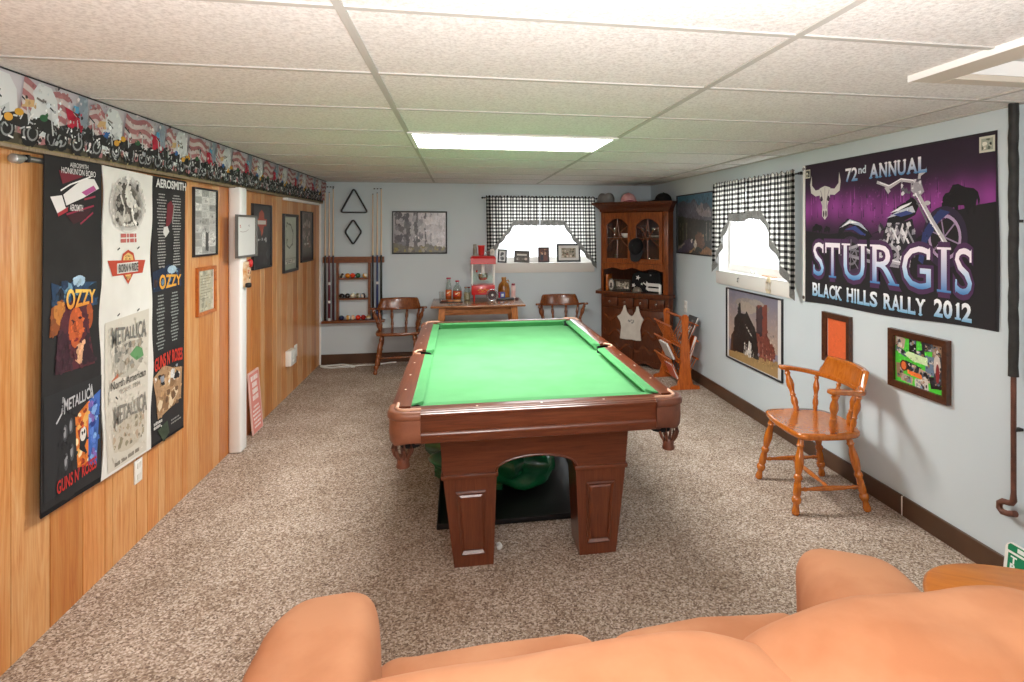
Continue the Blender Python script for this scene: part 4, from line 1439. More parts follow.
picture('motorcycle_poster', 'glazed black poster with an orange shield-and-bar emblem, just past the white post', 'poster', (WL, 5.005, 1.503), LEFT, .45, .52, .012, M['frame_black'], A, d=.02)

A = Art(on_left(5.797, 1.43))
A.rect(5.59, 1.17, 6.005, 1.69, '#9c9f8e')
A.rect(5.615, 1.29, 5.985, 1.665, '#b3b5a4')
A.line([(5.69, 1.62), (5.82, 1.6), (5.9, 1.52), (5.87, 1.42), (5.77, 1.38), (5.69, 1.41), (5.71, 1.47)], .016, '#54503f')
A.line([(5.69, 1.62), (5.66, 1.5), (5.69, 1.41)], .008, '#54503f')
A.rect(5.63, 1.235, 5.97, 1.275, '#cfcdbf')
A.rows(5.66, 1.237, 5.94, 1.273, 2, .009, '#6e6b60', 2, 'c')
A.texture(160, 5.6, 1.18, 6.0, 1.68, .006, .02, .15, 1)
picture('framed_map', 'black frame with a pale green sheet showing a dark looping line, past the white post', 'picture', (WL, 5.797, 1.43), LEFT, .455, .545, .025, M['frame_black'], A, d=.025)

A = Art(on_left(6.4, 1.482))
A.grid(6.185, 1.23, 6.62, 1.74, 4, 6, lambda y, z: lerp('#2b2321', '#6a5c56')((z - 1.25) / .5))
A.blobs(26, 6.2, 1.36, 6.6, 1.72, ['#8b7b73', '#4a3d39', '#a7958b', '#3a2422', '#6f3f36'], .02, .07, 6)
A.rect(6.3, 1.4, 6.5, 1.414, '#c9c3bd')
A.poly([(6.2, 1.235), (6.6, 1.235), (6.6, 1.3), (6.45, 1.33), (6.3, 1.29)], '#1d1615')
A.texture(200, 6.19, 1.23, 6.62, 1.74, .008, .03, .5, 1)
picture('band_poster', 'dark brownish framed poster nearest the back corner of the panelled wall', 'poster', (WL, 6.4, 1.482), LEFT, .455, .525, .012, M['frame_black'], A, d=.02)

t = thing('white_valance_strip', 'long white strip fixed below the soffit near the back corner', 'strip', (XL, 6.18, 1.84), LEFT)
obj('strip', bx(-.6, .6, -.045, -.0005, -.016, .009, .004, 1), M['white'], t, 40)

# --- outlets
def outlet(label, loc, rz, w=.07, h=.115, deep=.007, kind='outlet'):
    t = thing('wall_plate', label, kind, loc, rz)
    obj('plate', bx(-w / 2, w / 2, -deep, 0, -h / 2, h / 2, .003, 2), M['plastic_white'], t, 40)
    bm = B()
    if kind == 'outlet':
        for z in (-.028, .028): box(bm, -.016, .016, -deep - .0015, -deep + .001, z - .015, z + .015, .004, 1)
        obj('socket', bm, plain('socket_ivory', '#dcd9d0', .4), t, 40)
    else:
        box(bm, -.006, .006, -deep - .009, -deep + .001, -.014, .012, .002, 1)
        obj('toggle', bm, plain('toggle_ivory', '#dcd9d0', .4), t, 40)
    return t


outlet('white outlet plate low on the panelling below the shirt hanging', (WL, 3.19, .36), LEFT)
t = outlet('large square white outlet cover sticking out from the panelling, near the back corner', (WL, 5.76, .36), LEFT, .18, .14, .05)
outlet('flat white outlet plate low on the panelling, nearest the back corner', (WL, 6.0, .37), LEFT, .09, .12)
outlet('white light switch plate on the right wall above the magazine rack', (XR - .0005, 5.835, .73), RIGHT, .075, .125, .008, 'light switch')

# --- pink sign leaning on the panelling
t = thing('painted_sign', 'pale pink sign with white lettering leaning on the panelling past the white post', 'sign', (XL + .05, 4.79, .002), LEFT)
A = Art()
A.rect(-.1, .005, .1, .455, '#e08f84')
A.rows(-.075, .24, .075, .44, 4, .036, '#f6e6e0', 2, 'c')
A.rows(-.085, .03, .085, .215, 6, .014, '#f6e6e0', 4, 'c')
bm = prism(B(), [(-.115, .008), (-.107, 0), (.107, 0), (.115, .008), (.115, .462), (.107, .47), (-.107, .47), (-.115, .462)], 0, .008, 'y')
b_ = obj('board', bm, plain('pink_board', '#ebc3b8', .6), t)
a_ = A.build('lettering', t, M['print'], -.0003)
for o in (b_, a_): o.rotation_euler = (-.075, 0, 0)

# ================================================================== RIGHT WALL
XW = XR - .0005
# --- rally banner
bn = thing('rally_banner', 'large black and purple motorcycle rally flag pinned to the right wall', 'banner', (XR, 2.94, 1.545), RIGHT)
bm = B()
g = [[], []]
NX, NZ = 30, 18
for side in (0, 1):
    for j in range(NZ + 1):
        row = []
        for i in range(NX + 1):
            u, v = i / NX, j / NZ
            x = -.73 + 1.465 * u + (.006 * math.sin(v * 5) if i in (0, NX) else 0)
            zb = -.49 + .045 * u + .006 * math.sin(u * 9)
            ztp = .463 + .004 * u
            z = zb + (ztp - zb) * v
            d = .004 + (.003 if side else 0) + .0006 * (1 + math.sin(u * 11 + v * 2)) * (1 - v)
            row.append(bm.verts.new((x, -d, z)))
        g[side].append(row)
for q in g:
    for j in range(NZ):
        for i in range(NX): bm.faces.new((q[j][i], q[j][i + 1], q[j + 1][i + 1], q[j + 1][i]))
for j in range(NZ):
    for i in (0, NX): bm.faces.new((g[0][j][i], g[0][j + 1][i], g[1][j + 1][i], g[1][j][i]))
for i in range(NX):
    for j in (0, NZ): bm.faces.new((g[0][j][i], g[0][j][i + 1], g[1][j][i + 1], g[1][j][i]))
obj('flag_cloth', bm, mottled('black_flag_cloth', '#1c171c', '#231c23', 6, .7), bn, 60)
hm = bx(-.752, -.728, -.012, -.004, -.485, .46, .002, 1)
obj('header_tape', hm, M['mat_white'], bn, 40)
for z in (.44, -.46):
    obj('grommet', lathe(B(), [(.006, -.002), (.012, -.002), (.012, .002), (.006, .002)], (0, 0, 0), 14), M['chrome'], bn, 50)
    o = bpy.data.objects['grommet' if z > 0 else 'grommet.001']; o.location = (-.74, -.0135, z); o.rotation_euler = (PI / 2, 0, 0)
for x, z in ((-.69, .4), (.685, .41)):
    A = Art(); A.rect(-.04, -.037, .04, .037, '#c9c7b8'); A.rect(-.03, -.027, .03, .027, '#9aa092' if x > 0 else '#3d3c3a'); A.blobs(9, -.027, -.025, .027, .025, ['#e0ddcf', '#5c6156', '#bdb9a6', '#2f312d'], .006, .016, 4)
    o = A.build('patch', bn, M['print'], -.0125); o.location = (x, 0, z)
    if x < 0: o.scale = (.7, 1, .8)

A = Art(on_right(2.94, 1.545))
purp = lerp('#2a1a2c', '#8d3a8a')
def sky(y, z):
    f = math.exp(-((z - 1.69 - .02 * math.sin(y * 6)) / .09) ** 2)
    f *= .85 + .15 * math.sin(y * 40)
    return tuple(c for c in purp(f))
A.grid(3.66, 1.45, 2.215, 2.0, 60, 28, sky)
R = random.Random(8)
for i in range(70):
    y = R.uniform(2.75, 3.6) if i < 50 else R.uniform(2.25, 2.75); z = R.uniform(1.62, 1.76)
    h = R.uniform(.03, .1)
    A.poly([(y, z), (y + .008, z), (y + .005, z + h)], R.choice(['#6d2f6c', '#3b2040', '#9a4697', '#4c2850']), i % 6 == 0)
A.poly([(3.66, 1.55), (3.4, 1.53), (3.2, 1.55), (3.0, 1.5), (2.7, 1.5), (2.52, 1.6), (2.43, 1.655), (2.3, 1.68), (2.213, 1.69), (2.213, 1.11), (2.94, 1.085), (3.66, 1.062)], '#1b171b')
def buffalo(y0, y1, z0, z1, flip=1):
    o = [(0, .35), (.03, .6), (.1, .72), (.2, .75), (.3, .98), (.45, 1), (.62, .88), (.85, .82), (.95, .7), (1, .45), (.97, .3), (.93, .5), (.9, .3), (.88, 0), (.83, 0), (.82, .25), (.72, .12), (.74, 0), (.68, 0), (.6, .3), (.45, .3), (.42, .05), (.36, .05), (.34, .25), (.2, .18), (.12, .2), (.04, .1), (.01, .22)]
    A.poly([(y0 + (y1 - y0) * (a if flip > 0 else 1 - a), z0 + (z1 - z0) * b) for a, b in o], '#141014')
buffalo(2.51, 2.295, 1.635, 1.785)
buffalo(3.585, 3.47, 1.535, 1.6); buffalo(3.455, 3.39, 1.535, 1.585)
# cattle skull
bone = '#c9c3bf'
for s in (-1, 1):
    c = 3.447
    A.poly([(c + s * .05, 1.83), (c + s * .1, 1.825), (c + s * .14, 1.86), (c + s * .145, 1.93), (c + s * .16, 1.87), (c + s * .15, 1.81), (c + s * .1, 1.785), (c + s * .05, 1.79)], bone)
A.poly([(3.39, 1.835), (3.447, 1.85), (3.505, 1.835), (3.5, 1.77), (3.475, 1.72), (3.475, 1.65), (3.447, 1.625), (3.42, 1.65), (3.42, 1.72), (3.395, 1.77)], bone)
for s in (-1, 1):
    A.ell(3.447 + s * .036, 1.765, .014, .018, '#3a2d36'); A.ell(3.447 + s * .012, 1.665, .008, .022, '#3a2d36'); A.line([(3.447 + s * .045, 1.82), (3.447 + s * .02, 1.76), (3.447 + s * .018, 1.7)], .006, '#8a8088')
A.line([(3.447, 1.84), (3.447, 1.7)], .005, '#9a9096')
# motorcycle: long fork chopper
chrome_c, steel, dk = '#b9b4b8', '#6f6a72', '#141218'
A.ring(3.19, 1.40, .085, .12, '#3c2a42', 26); A.ring(3.19, 1.40, .045, .06, steel, 20)
A.ring(2.495, 1.525, .105, .135, '#2c2036', 26, sy=1.15); A.ring(2.495, 1.525, .085, .1, '#a88fae', 26, sy=1.15)
for k in range(6):
    a = k * PI / 3 + .3
    A.line([(2.495, 1.525), (2.495 + .085 * math.cos(a), 1.525 + .1 * math.sin(a))], .008, '#8e7a96')
A.poly([(2.56, 1.63), (2.63, 1.55), (2.66, 1.4), (2.63, 1.38), (2.6, 1.5), (2.53, 1.6), (2.46, 1.65), (2.52, 1.665)], '#2b3566')
A.poly([(3.32, 1.5), (3.3, 1.58), (3.22, 1.63), (3.12, 1.61), (3.04, 1.56), (3.0, 1.52), (3.05, 1.5), (3.12, 1.57), (3.2, 1.59), (3.26, 1.55)], dk)
A.poly([(3.3, 1.57), (3.2, 1.625), (3.1, 1.6), (3.04, 1.55), (3.12, 1.585), (3.2, 1.6)], '#aeb3c4')
A.poly([(3.25, 1.56), (3.15, 1.585), (3.06, 1.53), (3.1, 1.53), (3.17, 1.56)], '#32407e')
A.poly([(3.02, 1.53), (2.9, 1.56), (2.88, 1.62), (2.8, 1.69), (2.7, 1.735), (2.65, 1.70), (2.68, 1.64), (2.78, 1.6), (2.88, 1.58)], dk)
A.poly([(2.89, 1.625), (2.8, 1.665), (2.7, 1.69), (2.68, 1.655), (2.78, 1.645)], '#c0c4d0')
A.poly([(2.84, 1.645), (2.74, 1.665), (2.69, 1.65), (2.78, 1.632)], '#3a4580')
A.poly([(2.9, 1.58), (2.7, 1.62), (2.66, 1.45), (2.78, 1.36), (2.95, 1.4)], '#211d26')
A.blobs(75, 2.68, 1.38, 2.95, 1.6, ['#b9b4ba', '#5c5862', '#d6d2d8', '#2c2832', '#8b8590'], .008, .03, 9)
for k in range(4): A.line([(2.72 + k * .045, 1.6 - k * .01), (2.76 + k * .045, 1.5 - k * .012)], .014, '#c9c5ca')
A.ring(2.84, 1.42, .03, .05, '#a49ea6', 18); A.ring(2.97, 1.45, .02, .035, '#8b8590', 16)
A.line([(3.2, 1.4), (3.0, 1.37), (2.8, 1.36)], .02, '#928c96'); A.line([(3.25, 1.44), (3.0, 1.42)], .012, '#6d6872')
A.line([(2.67, 1.76), (2.58, 1.62), (2.49, 1.5)], .026, chrome_c); A.line([(2.69, 1.75), (2.6, 1.6)], .01, '#6b6670')
A.line([(2.96, 1.835), (2.9, 1.815), (2.86, 1.8), (2.78, 1.835), (2.7, 1.82), (2.66, 1.80), (2.65, 1.85), (2.62, 1.865)], .018, chrome_c)
A.line([(2.89, 1.8), (2.87, 1.775)], .024, chrome_c)
A.poly([(2.71, 1.82), (2.64, 1.81), (2.62, 1.76), (2.66, 1.73), (2.71, 1.77)], '#a09aa2')
A.blobs(18, 2.64, 1.74, 2.78, 1.83, ['#d8d4da', '#5f5a64', '#9a949e'], .008, .018, 2)
A.ell(2.6, 1.7, .02, .012, chrome_c)
# lettering
blue = lambda z0, z1, a='#4f86b8', b='#f2ecf2': (lambda y, z: lerp(a, b)(((z - z0) / (z1 - z0)) * 1.25))
A.line([(3.05, 1.44), (2.9, 1.39), (2.72, 1.37)], .022, '#b3adb6'); A.line([(3.05, 1.445), (2.9, 1.395), (2.72, 1.375)], .006, '#eae6ec')
A.line([(3.1, 1.47), (3.22, 1.44), (3.3, 1.45)], .018, '#a29ca6')
for k in range(5): A.line([(2.88 - k * .035, 1.57), (2.83 - k * .035, 1.49)], .012, '#e2dee4' if k % 2 else '#8d8790')
A.poly([(2.86, 1.655), (2.78, 1.69), (2.7, 1.71), (2.72, 1.695), (2.8, 1.665)], '#f0eef2')
A.poly([(3.28, 1.575), (3.2, 1.618), (3.12, 1.603), (3.2, 1.6)], '#eceaf0')
A.line([(2.68, 1.755), (2.585, 1.615), (2.5, 1.5)], .007, '#f0edf2')
A.line([(2.94, 1.832), (2.87, 1.808), (2.78, 1.84), (2.69, 1.825)], .006, '#f4f0f4')
for k in range(8): A.line([(3.19, 1.4), (3.19 + .1 * math.cos(k * .8), 1.4 + .1 * math.sin(k * .8))], .006, '#7d7684')
A.texture(420, 3.3, 1.36, 2.45, 1.83, .003, .01, .5, 3)
A.text('72', 3.236, 1.86, 3.13, 1.94, blue(1.86, 1.94), .02)
A.text('nd', 3.118, 1.9, 3.055, 1.945, '#cfd6e2', .02)
xs = [(3.02, 2.955), (2.94, 2.885), (2.868, 2.815), (2.8, 2.747), (2.732, 2.668), (2.655, 2.605)]
A.serif('ANNUAL', xs, 1.863, 1.942, blue(1.863, 1.942), .03)
xs = [(3.57, 3.455), (3.44, 3.29), (3.255, 3.065), (3.0, 2.81), (2.77, 2.575), (2.512, 2.478), (2.43, 2.335)]
z0, z1 = 1.245, 1.478
A.serif('STURGIS', xs, z0 - .004, z1 + .004, '#4a2a50', .04, .36, .09, halo=('#4a2a50', .055))
A.serif('STURGIS', xs, z0 + .004, z1 - .004, lambda y, z: (lerp('#2f6fb0', '#9cc6e8')((z - z0) / .07) if z < z0 + .07 else lerp('#9cc6e8', '#f3e9f3')((z - z0 - .07) / .08)), .0, .34, .05)
t1 = 'BLACK HILLS RALLY'
cur, wd = 3.575, {' ': .042, 'I': .026, 'L': .05}
xs, letters = [], ''
tot = sum(wd.get(c, .058) + .0105 for c in t1)
sc = (3.575 - 2.607) / tot
for c in t1:
    w_ = wd.get(c, .058) * sc
    if c != ' ':
        letters += c
        xs.append((cur - (.008 if c == 'I' else 0), cur - w_ + (.008 if c == 'I' else 0)))
    cur -= w_ + .0105 * sc
A.serif(letters, xs, 1.113, 1.196, blue(1.11, 1.2, '#6fa6cc', '#eef0f4'), .03, .34, .1)
for c, a, b in (('2', 2.552, 2.505), ('0', 2.495, 2.448), ('2', 2.388, 2.34)):
    A.text(c, a, 1.125, b, 1.208, blue(1.12, 1.21, '#6fa6cc', '#eef0f4'), .035)
A.poly([(2.427, 1.195), (2.414, 1.208), (2.404, 1.208), (2.404, 1.135), (2.396, 1.135), (2.396, 1.125), (2.43, 1.125), (2.43, 1.135), (2.421, 1.135), (2.421, 1.19)], blue(1.12, 1.21, '#6fa6cc', '#eef0f4'))
A.build('flag_print', bn, M['print'], -.0085)

# --- framed pictures on the right wall
A = Art(on_right(4.41, .722))
A.rect(4.825, .425, 4.02, 1.025, '#8d8794')
A.grid(4.825, .6, 4.02, 1.025, 4, 8, lambda y, z: lerp('#b7a08e', '#7a7888')((z - .62) / .38))
A.ell(4.42, .93, .28, .05, '#8f857f'); A.ell(4.5, .9, .16, .05, '#a89a8c'); A.ell(4.35, .955, .12, .03, '#9d938c')
A.poly([(4.825, .425), (4.02, .425), (4.02, .55), (4.3, .53), (4.825, .48)], '#a8895a')
A.blobs(40, 4.82, .43, 4.03, .54, ['#b99a68', '#8f6c40', '#c9b080', '#a07c4c'], .02, .07, 3)
A.poly([(4.80, .48), (4.78, .62), (4.7, .7), (4.6, .75), (4.6, .5)], '#4a3222')
A.poly([(4.75, .5), (4.72, .78), (4.66, .83), (4.64, .92), (4.61, .93), (4.6, .84), (4.54, .84), (4.5, .87), (4.46, .83), (4.38, .76), (4.33, .7), (4.3, .5)], '#2b2522')
A.blobs(70, 4.72, .49, 4.32, .78, ['#3b3430', '#1c1816', '#5a4c42', '#4c3a2e', '#75685c'], .012, .05, 12)
A.poly([(4.345, .94), (4.175, .965), (4.17, .72), (4.06, .64), (4.045, .55), (4.3, .52), (4.34, .7)], '#7d4236')
A.poly([(4.34, .93), (4.25, .94), (4.25, .7), (4.34, .72)], '#4a3a3c')
A.blobs(26, 4.32, .54, 4.07, .75, ['#8e5442', '#5f2c24', '#a3685a', '#3d201c'], .015, .04, 15)
for k in range(4): A.line([(4.3 - k * .06, .54), (4.3 - k * .06, .68 - k * .03)], .007, '#b98d7c')
for k in range(6): A.line([(4.55 - k * .03, .5), (4.53 - k * .03, .6 - .01 * k)], .01, '#cfc7bd')
A.poly([(4.5, .5), (4.42, .505), (4.42, .6), (4.46, .63)], '#d8d3ca'); A.blobs(14, 4.5, .5, 4.4, .6, ['#2b2522', '#8d8378'], .008, .02, 8)
A.line([(4.52, .75), (4.4, .66)], .012, '#c9c2ba')
A.texture(500, 4.82, .43, 4.025, 1.02, .006, .025, .1, 1)
A.texture(500, 4.72, .48, 4.05, .75, .005, .016, .5, 2)
A.blobs(60, 4.7, .5, 4.34, .76, ['#6b5f56', '#8b7d70', '#3c332e', '#1d1917', '#57483d'], .006, .022, 77)
picture('train_poster', 'poster of a black steam locomotive by a red building, under the right window', 'poster', (XW, 4.41, .722), RIGHT, .915, .63, .012, M['frame_black'], A, mount=plain('poster_margin', '#dbd8d6', .5), d=.018)

A = Art(on_right(3.33, .855))
A.rect(3.425, .722, 3.235, .99, '#e0683a')
A.rows(3.415, .74, 3.25, .97, 13, .006, '#b44a22', 6)
A.blobs(24, 3.42, .73, 3.24, .98, ['#e57444', '#d95f33', '#ea8355'], .01, .03, 4)
A.texture(150, 3.42, .73, 3.24, .985, .004, .012, .12, 1)
picture('orange_notice', 'small dark brown frame with a bright orange sheet behind the near chair', 'picture', (XW, 3.322, .858), RIGHT, .275, .325, .038, M['frame_brown'], A, d=.025)

A = Art(on_right(2.66, .853))
A.rect(2.825, .72, 2.5, .985, '#52c93f')
R = random.Random(12)
pal = ['#2b2d33', '#8f9399', '#4d5a6d', '#c9c4bd', '#1c1a1c', '#93765e', '#6a7d92', '#b39c8a', '#3d3a3e']
for i, (y, z, w_, h_, rt) in enumerate(((2.79, .945, .07, .06, .2), (2.7, .95, .05, .09, 0), (2.6, .955, .08, .05, -.2), (2.54, .93, .06, .09, .1), (2.78, .895, .08, .03, .3), (2.57, .86, .09, .1, 0), (2.7, .82, .11, .05, .15), (2.79, .79, .05, .08, -.1), (2.62, .8, .08, .05, .2), (2.55, .78, .07, .06, -.2), (2.74, .755, .08, .04, .1), (2.64, .75, .09, .05, -.1), (2.53, .85, .05, .14, .1), (2.65, .9, .07, .05, -.3))):
    c, s = math.cos(rt), math.sin(rt)
    pts = [(y + a * w_ / 2 * c - b * h_ / 2 * s, z + a * w_ / 2 * s + b * h_ / 2 * c) for a, b in ((-1, -1), (1, -1), (1, 1), (-1, 1))]
    A.clip = (2.5, .72, 2.825, .985)
    A.poly(pts, R.choice(pal))
    A.blobs(14, max(2.505, y - w_ * .4), max(.725, z - h_ * .4), min(2.82, y + w_ * .4), min(.98, z + h_ * .4), pal, .006, .018, i)
A.poly([(2.76, .885), (2.73, .905), (2.6, .895), (2.6, .855), (2.7, .86)], '#cfe6b4'); A.rows(2.735, .868, 2.615, .89, 2, .006, '#4a6a80', 3)
A.rows(2.73, .892, 2.65, .905, 1, .007, '#e0b43a', 4)
A.ell(2.762, .822, .026, .03, '#5a2a1a'); A.ell(2.762, .822, .018, .022, '#e0703a')
A.poly([(2.735, .805), (2.64, .8), (2.635, .775), (2.735, .785)], '#e8793a'); A.rows(2.725, .783, 2.65, .8, 1, .009, '#fbe2c0', 1)
A.ell(2.54, .87, .022, .055, '#c9bdb4'); A.ell(2.537, .83, .012, .05, '#8a2f32')
A.texture(300, 2.82, .725, 2.505, .98, .003, .009, .5, 1)
picture('photo_collage', 'square brown-framed photo collage on bright green, on the right wall below the flag', 'picture', (XW, 2.66, .853), RIGHT, .398, .32, .036, M['frame_brown'], A, d=.028)

A = Art(on_right(5.606, 1.612))
A.grid(6.06, 1.3, 5.155, 1.92, 10, 12, lambda y, z: lerp('#2a2c30', '#4d7a92')((z - 1.5) / .42))
A.poly([(6.06, 1.84), (5.9, 1.87), (5.75, 1.83), (5.6, 1.88), (5.5, 1.80), (5.3, 1.82), (5.155, 1.74), (5.155, 1.55), (6.06, 1.55)], '#5b5a66')
A.poly([(5.6, 1.88), (5.52, 1.78), (5.42, 1.83), (5.35, 1.74), (5.25, 1.78), (5.16, 1.68), (5.3, 1.68), (5.5, 1.7)], '#8e8588')
A.poly([(6.06, 1.7), (5.155, 1.64), (5.155, 1.3), (6.06, 1.3)], '#33352c')
A.blobs(60, 6.05, 1.42, 5.16, 1.7, ['#2b3026', '#42463a', '#53574a', '#1f2420', '#4a4f3c'], .03, .09, 5)
for y in (5.98, 5.9, 5.8, 5.3, 5.22): A.line([(y, 1.45), (y, 1.62)], .02, '#6f6a58')
A.poly([(6.05, 1.34), (5.85, 1.44), (5.7, 1.46), (5.58, 1.4), (5.7, 1.33), (5.85, 1.302), (6.05, 1.302)], '#4b4657')
A.line([(6.04, 1.345), (5.86, 1.405)], .02, '#a09682'); A.line([(5.72, 1.31), (5.5, 1.4), (5.38, 1.5)], .022, '#b08e62')
A.poly([(5.58, 1.49), (5.5, 1.53), (5.38, 1.5), (5.33, 1.42), (5.4, 1.36), (5.55, 1.39)], '#6f4f38')
A.poly([(5.62, 1.40), (5.57, 1.46), (5.53, 1.4), (5.57, 1.35)], '#c9c0b0'); A.blobs(16, 5.6, 1.35, 5.34, 1.52, ['#9a7a58', '#4b3526', '#c3b098', '#7c5c40'], .015, .045, 9)
A.poly([(5.5, 1.302), (5.16, 1.302), (5.16, 1.36), (5.3, 1.39)], '#8a6238')
A.ell(5.66, 1.44, .03, .02, '#d8d2c4')
A.texture(900, 6.055, 1.305, 5.16, 1.915, .006, .028, .4, 1)
A.blobs(50, 5.95, 1.45, 5.2, 1.66, ['#1c211b', '#565d4c', '#2a3028', '#6a6f5c'], .01, .035, 31, 1.8)
picture('mountain_picture', 'dark mountain valley picture with a road, between cabinet and right window', 'picture', (XW, 5.606, 1.612), RIGHT, .93, .635, .014, M['frame_black'], A, d=.018)

# --- picture on the end wall
A = Art(on_back(-.458, 1.518))
A.grid(-.76, 1.28, -.157, 1.76, 14, 8, lambda x, z: lerp('#8d8a8c', '#d3ced2')(.25 + (x + .76) * 1.1 + (z - 1.28) * .3))
for x, w_, c in ((-.73, .03, '#57555a'), (-.69, .05, '#4a484c'), (-.63, .025, '#6f6c70'), (-.6, .04, '#454347'), (-.5, .05, '#5d5a5e'), (-.39, .022, '#55535a'), (-.33, .014, '#98949a'), (-.25, .02, '#aaa6ac')):
    A.poly([(x - w_ / 2, 1.31), (x + w_ / 2, 1.31), (x + w_ / 2.4, 1.75), (x - w_ / 2.4, 1.75)], c)
A.blobs(34, -.75, 1.3, -.42, 1.72, ['#5a585c', '#77747a', '#9b989d', '#4a484c'], .015, .06, 2)
A.blobs(18, -.4, 1.45, -.17, 1.74, ['#cbc6cb', '#b8b3b9', '#d8d4d8'], .03, .09, 6)
A.poly([(-.76, 1.28), (-.157, 1.28), (-.157, 1.34), (-.35, 1.38), (-.6, 1.35), (-.76, 1.4)], '#6e695f')
A.line([(-.5, 1.47), (-.42, 1.44), (-.3, 1.39), (-.17, 1.35)], .01, '#e0dcdc'); A.ell(-.5, 1.472, .04, .008, '#f0eeee')
A.blobs(30, -.75, 1.285, -.17, 1.36, ['#7d7562', '#5c574e', '#97907e', '#8a8048'], .015, .04, 8)
A.texture(700, -.755, 1.285, -.16, 1.755, .006, .022, .22, 1, 1.6)
picture('forest_picture', 'misty grey woodland photograph in a thin black frame on the end wall beside the cues', 'picture', (-.458, YB - .0005, 1.518), BACK, .635, .505, .016, M['frame_black'], A, d=.02)

# ================================================================== CURTAINS
def curtain(name_group, label, loc, rz, x0, x1, top, low, inner_side, slope_x, flat_z, out_z, header=.05, seed=0, lean=0.0):
    """swag half: x0 outer edge, x1 inner edge (at the middle). low edge: flat at flat_z from the inner edge to slope_x, then down to out_z at the outer edge"""
    t = thing('curtain', label, 'curtain', loc, rz, name_group)
    NU, NV = 72, 22
    sgn = 1 if x1 > x0 else -1
    tw = .055

    def lowz(x):
        f = (x - slope_x) / (x0 - slope_x) if (x0 - slope_x) else 0
        return flat_z if f <= 0 else flat_z + (out_z - flat_z) * f ** .9

    def P(u, z, dz=0):
        x = x0 + (x1 - x0) * u
        drop = (top - z)
        am = .008 + .012 * min(1, drop / .5)
        ph = u * 33 + seed + .8 * math.sin(u * 7)
        if drop < .05: am = .009
        return (x + lean * drop * (1 - u) + .004 * math.sin(ph * 1.7), -.066 - am * math.sin(ph) - .004 * math.sin(u * 60) - dz, z)

    def sheet(z_top, z_bot, nv, nm, mat, dz, mini=1.0):
        bm = B(); uvl = bm.loops.layers.uv.new('UVMap')
        gr, uv = [], {}
        for i in range(NU + 1):
            u = i / NU; x = x0 + (x1 - x0) * u
            a, b = z_top(x), z_bot(x)
            col_ = []
            for j in range(nv + 1):
                z = a + (b - a) * j / nv
                zz = z
                if z_top(x) == top and j == 0: zz = z + .009 * math.sin(u * 95 + seed)
                v = bm.verts.new(P(u, zz, dz)); uv[v] = ((x - x0) * sgn * 1.18 * mini + 3, z * mini + 3)
                col_.append(v)
            gr.append(col_)
        for i in range(NU):
            for j in range(nv):
                f = bm.faces.new((gr[i][j], gr[i + 1][j], gr[i + 1][j + 1], gr[i][j + 1]))
                for l in f.loops: l[uvl].uv = uv[l.vert]
        bmesh.ops.solidify(bm, geom=bm.faces[:], thickness=.0015)
        return obj(nm, bm, mat, t, 60)
    sheet(lambda x: top, lambda x: lowz(x) + tw, NV, 'fabric', M['gingham'], 0)
    sheet(lambda x: lowz(x) + tw + .004, lambda x: lowz(x) - .012 * abs(math.sin(x * 40)), 3, 'trim_band', M['gingham_trim'], .0025)
    return t


def curtain_rod(label, loc, rz, a, b):
    t = thing('curtain_rod', label, 'curtain rod', loc, rz)
    obj('rod', turned(B(), (a, -.04, 0), (b, -.04, 0), [(0, .006), (1, .006)], 10), M['black_metal'], t, 50)
    for x in (a, b):
        obj('finial', pill(B(), (x, -.04, 0), (.014, .012, .012), 1, 1, 12, 8), M['black_metal'], t, 60)
        obj('bracket', bx(x + (.02 if x == a else -.03), x + (.03 if x == a else -.02), -.046, 0, -.008, .008, .001, 1), M['black_metal'], t)
    return t


curtain_rod('thin black curtain rod over the end wall window', (0, YB, 1.935), BACK, .275, 1.68)
curtain('gingham curtains over the end wall window', 'left half of the black and white gingham swag curtain over the end wall window', (0, YB, 0), BACK, .312, .962, 1.958, 0, 1, .65, 1.61, 1.2, seed=1, lean=.02)
curtain('gingham curtains over the end wall window', 'right half of the black and white gingham swag curtain over the end wall window', (0, YB, 0), BACK, 1.655, .966, 1.958, 0, 1, 1.26, 1.61, 1.07, seed=4, lean=.025)
curtain_rod('thin black curtain rod over the right wall window', (XR, 4.42, 1.955), RIGHT, -.615, .75)
curtain('gingham curtains over the right wall window', 'far half of the black and white gingham swag curtain over the right wall window', (XR, 4.42, 0), RIGHT, -.59, -.005, 1.98, 0, 1, -.30, 1.635, 1.17, seed=2)
curtain('gingham curtains over the right wall window', 'near half of the black and white gingham swag curtain over the right wall window', (XR, 4.42, 0), RIGHT, .715, .04, 1.98, 0, 1, .28, 1.65, 1.06, seed=6)

# ================================================================== CORNER CABINET
cab = thing('corner_cabinet', 'dark cherry corner cabinet with glazed arched doors above drawers and wavy carved doors', 'cabinet', (1.925, 6.335, 0), -PI / 4)
DO, DL = M['dark_oak'], M['cab_light']
M['wave_wood'] = wood('cherry_carving', '#5e2d13', '#48200b', '#703a1a', .25, .4, (2.4, 18, 18), 3)
XA, XB = -.38, .475
foot = [(XA, 0), (XB, 0), (.505, .055), (-.135, .765), (-.551, .318)]
fin = [(XA + .015, .018), (XB - .015, .018), (.485, .065), (-.135, .74), (-.53, .318)]


def panel_between(bm, p, q, z0, z1, th=.016):
    p, q = Vector(p), Vector(q); d = (q - p).normalized(); n = Vector((-d.y, d.x))
    prism(bm, [tuple(p), tuple(q), tuple(q + n * th), tuple(p + n * th)], z0, z1, 'z')


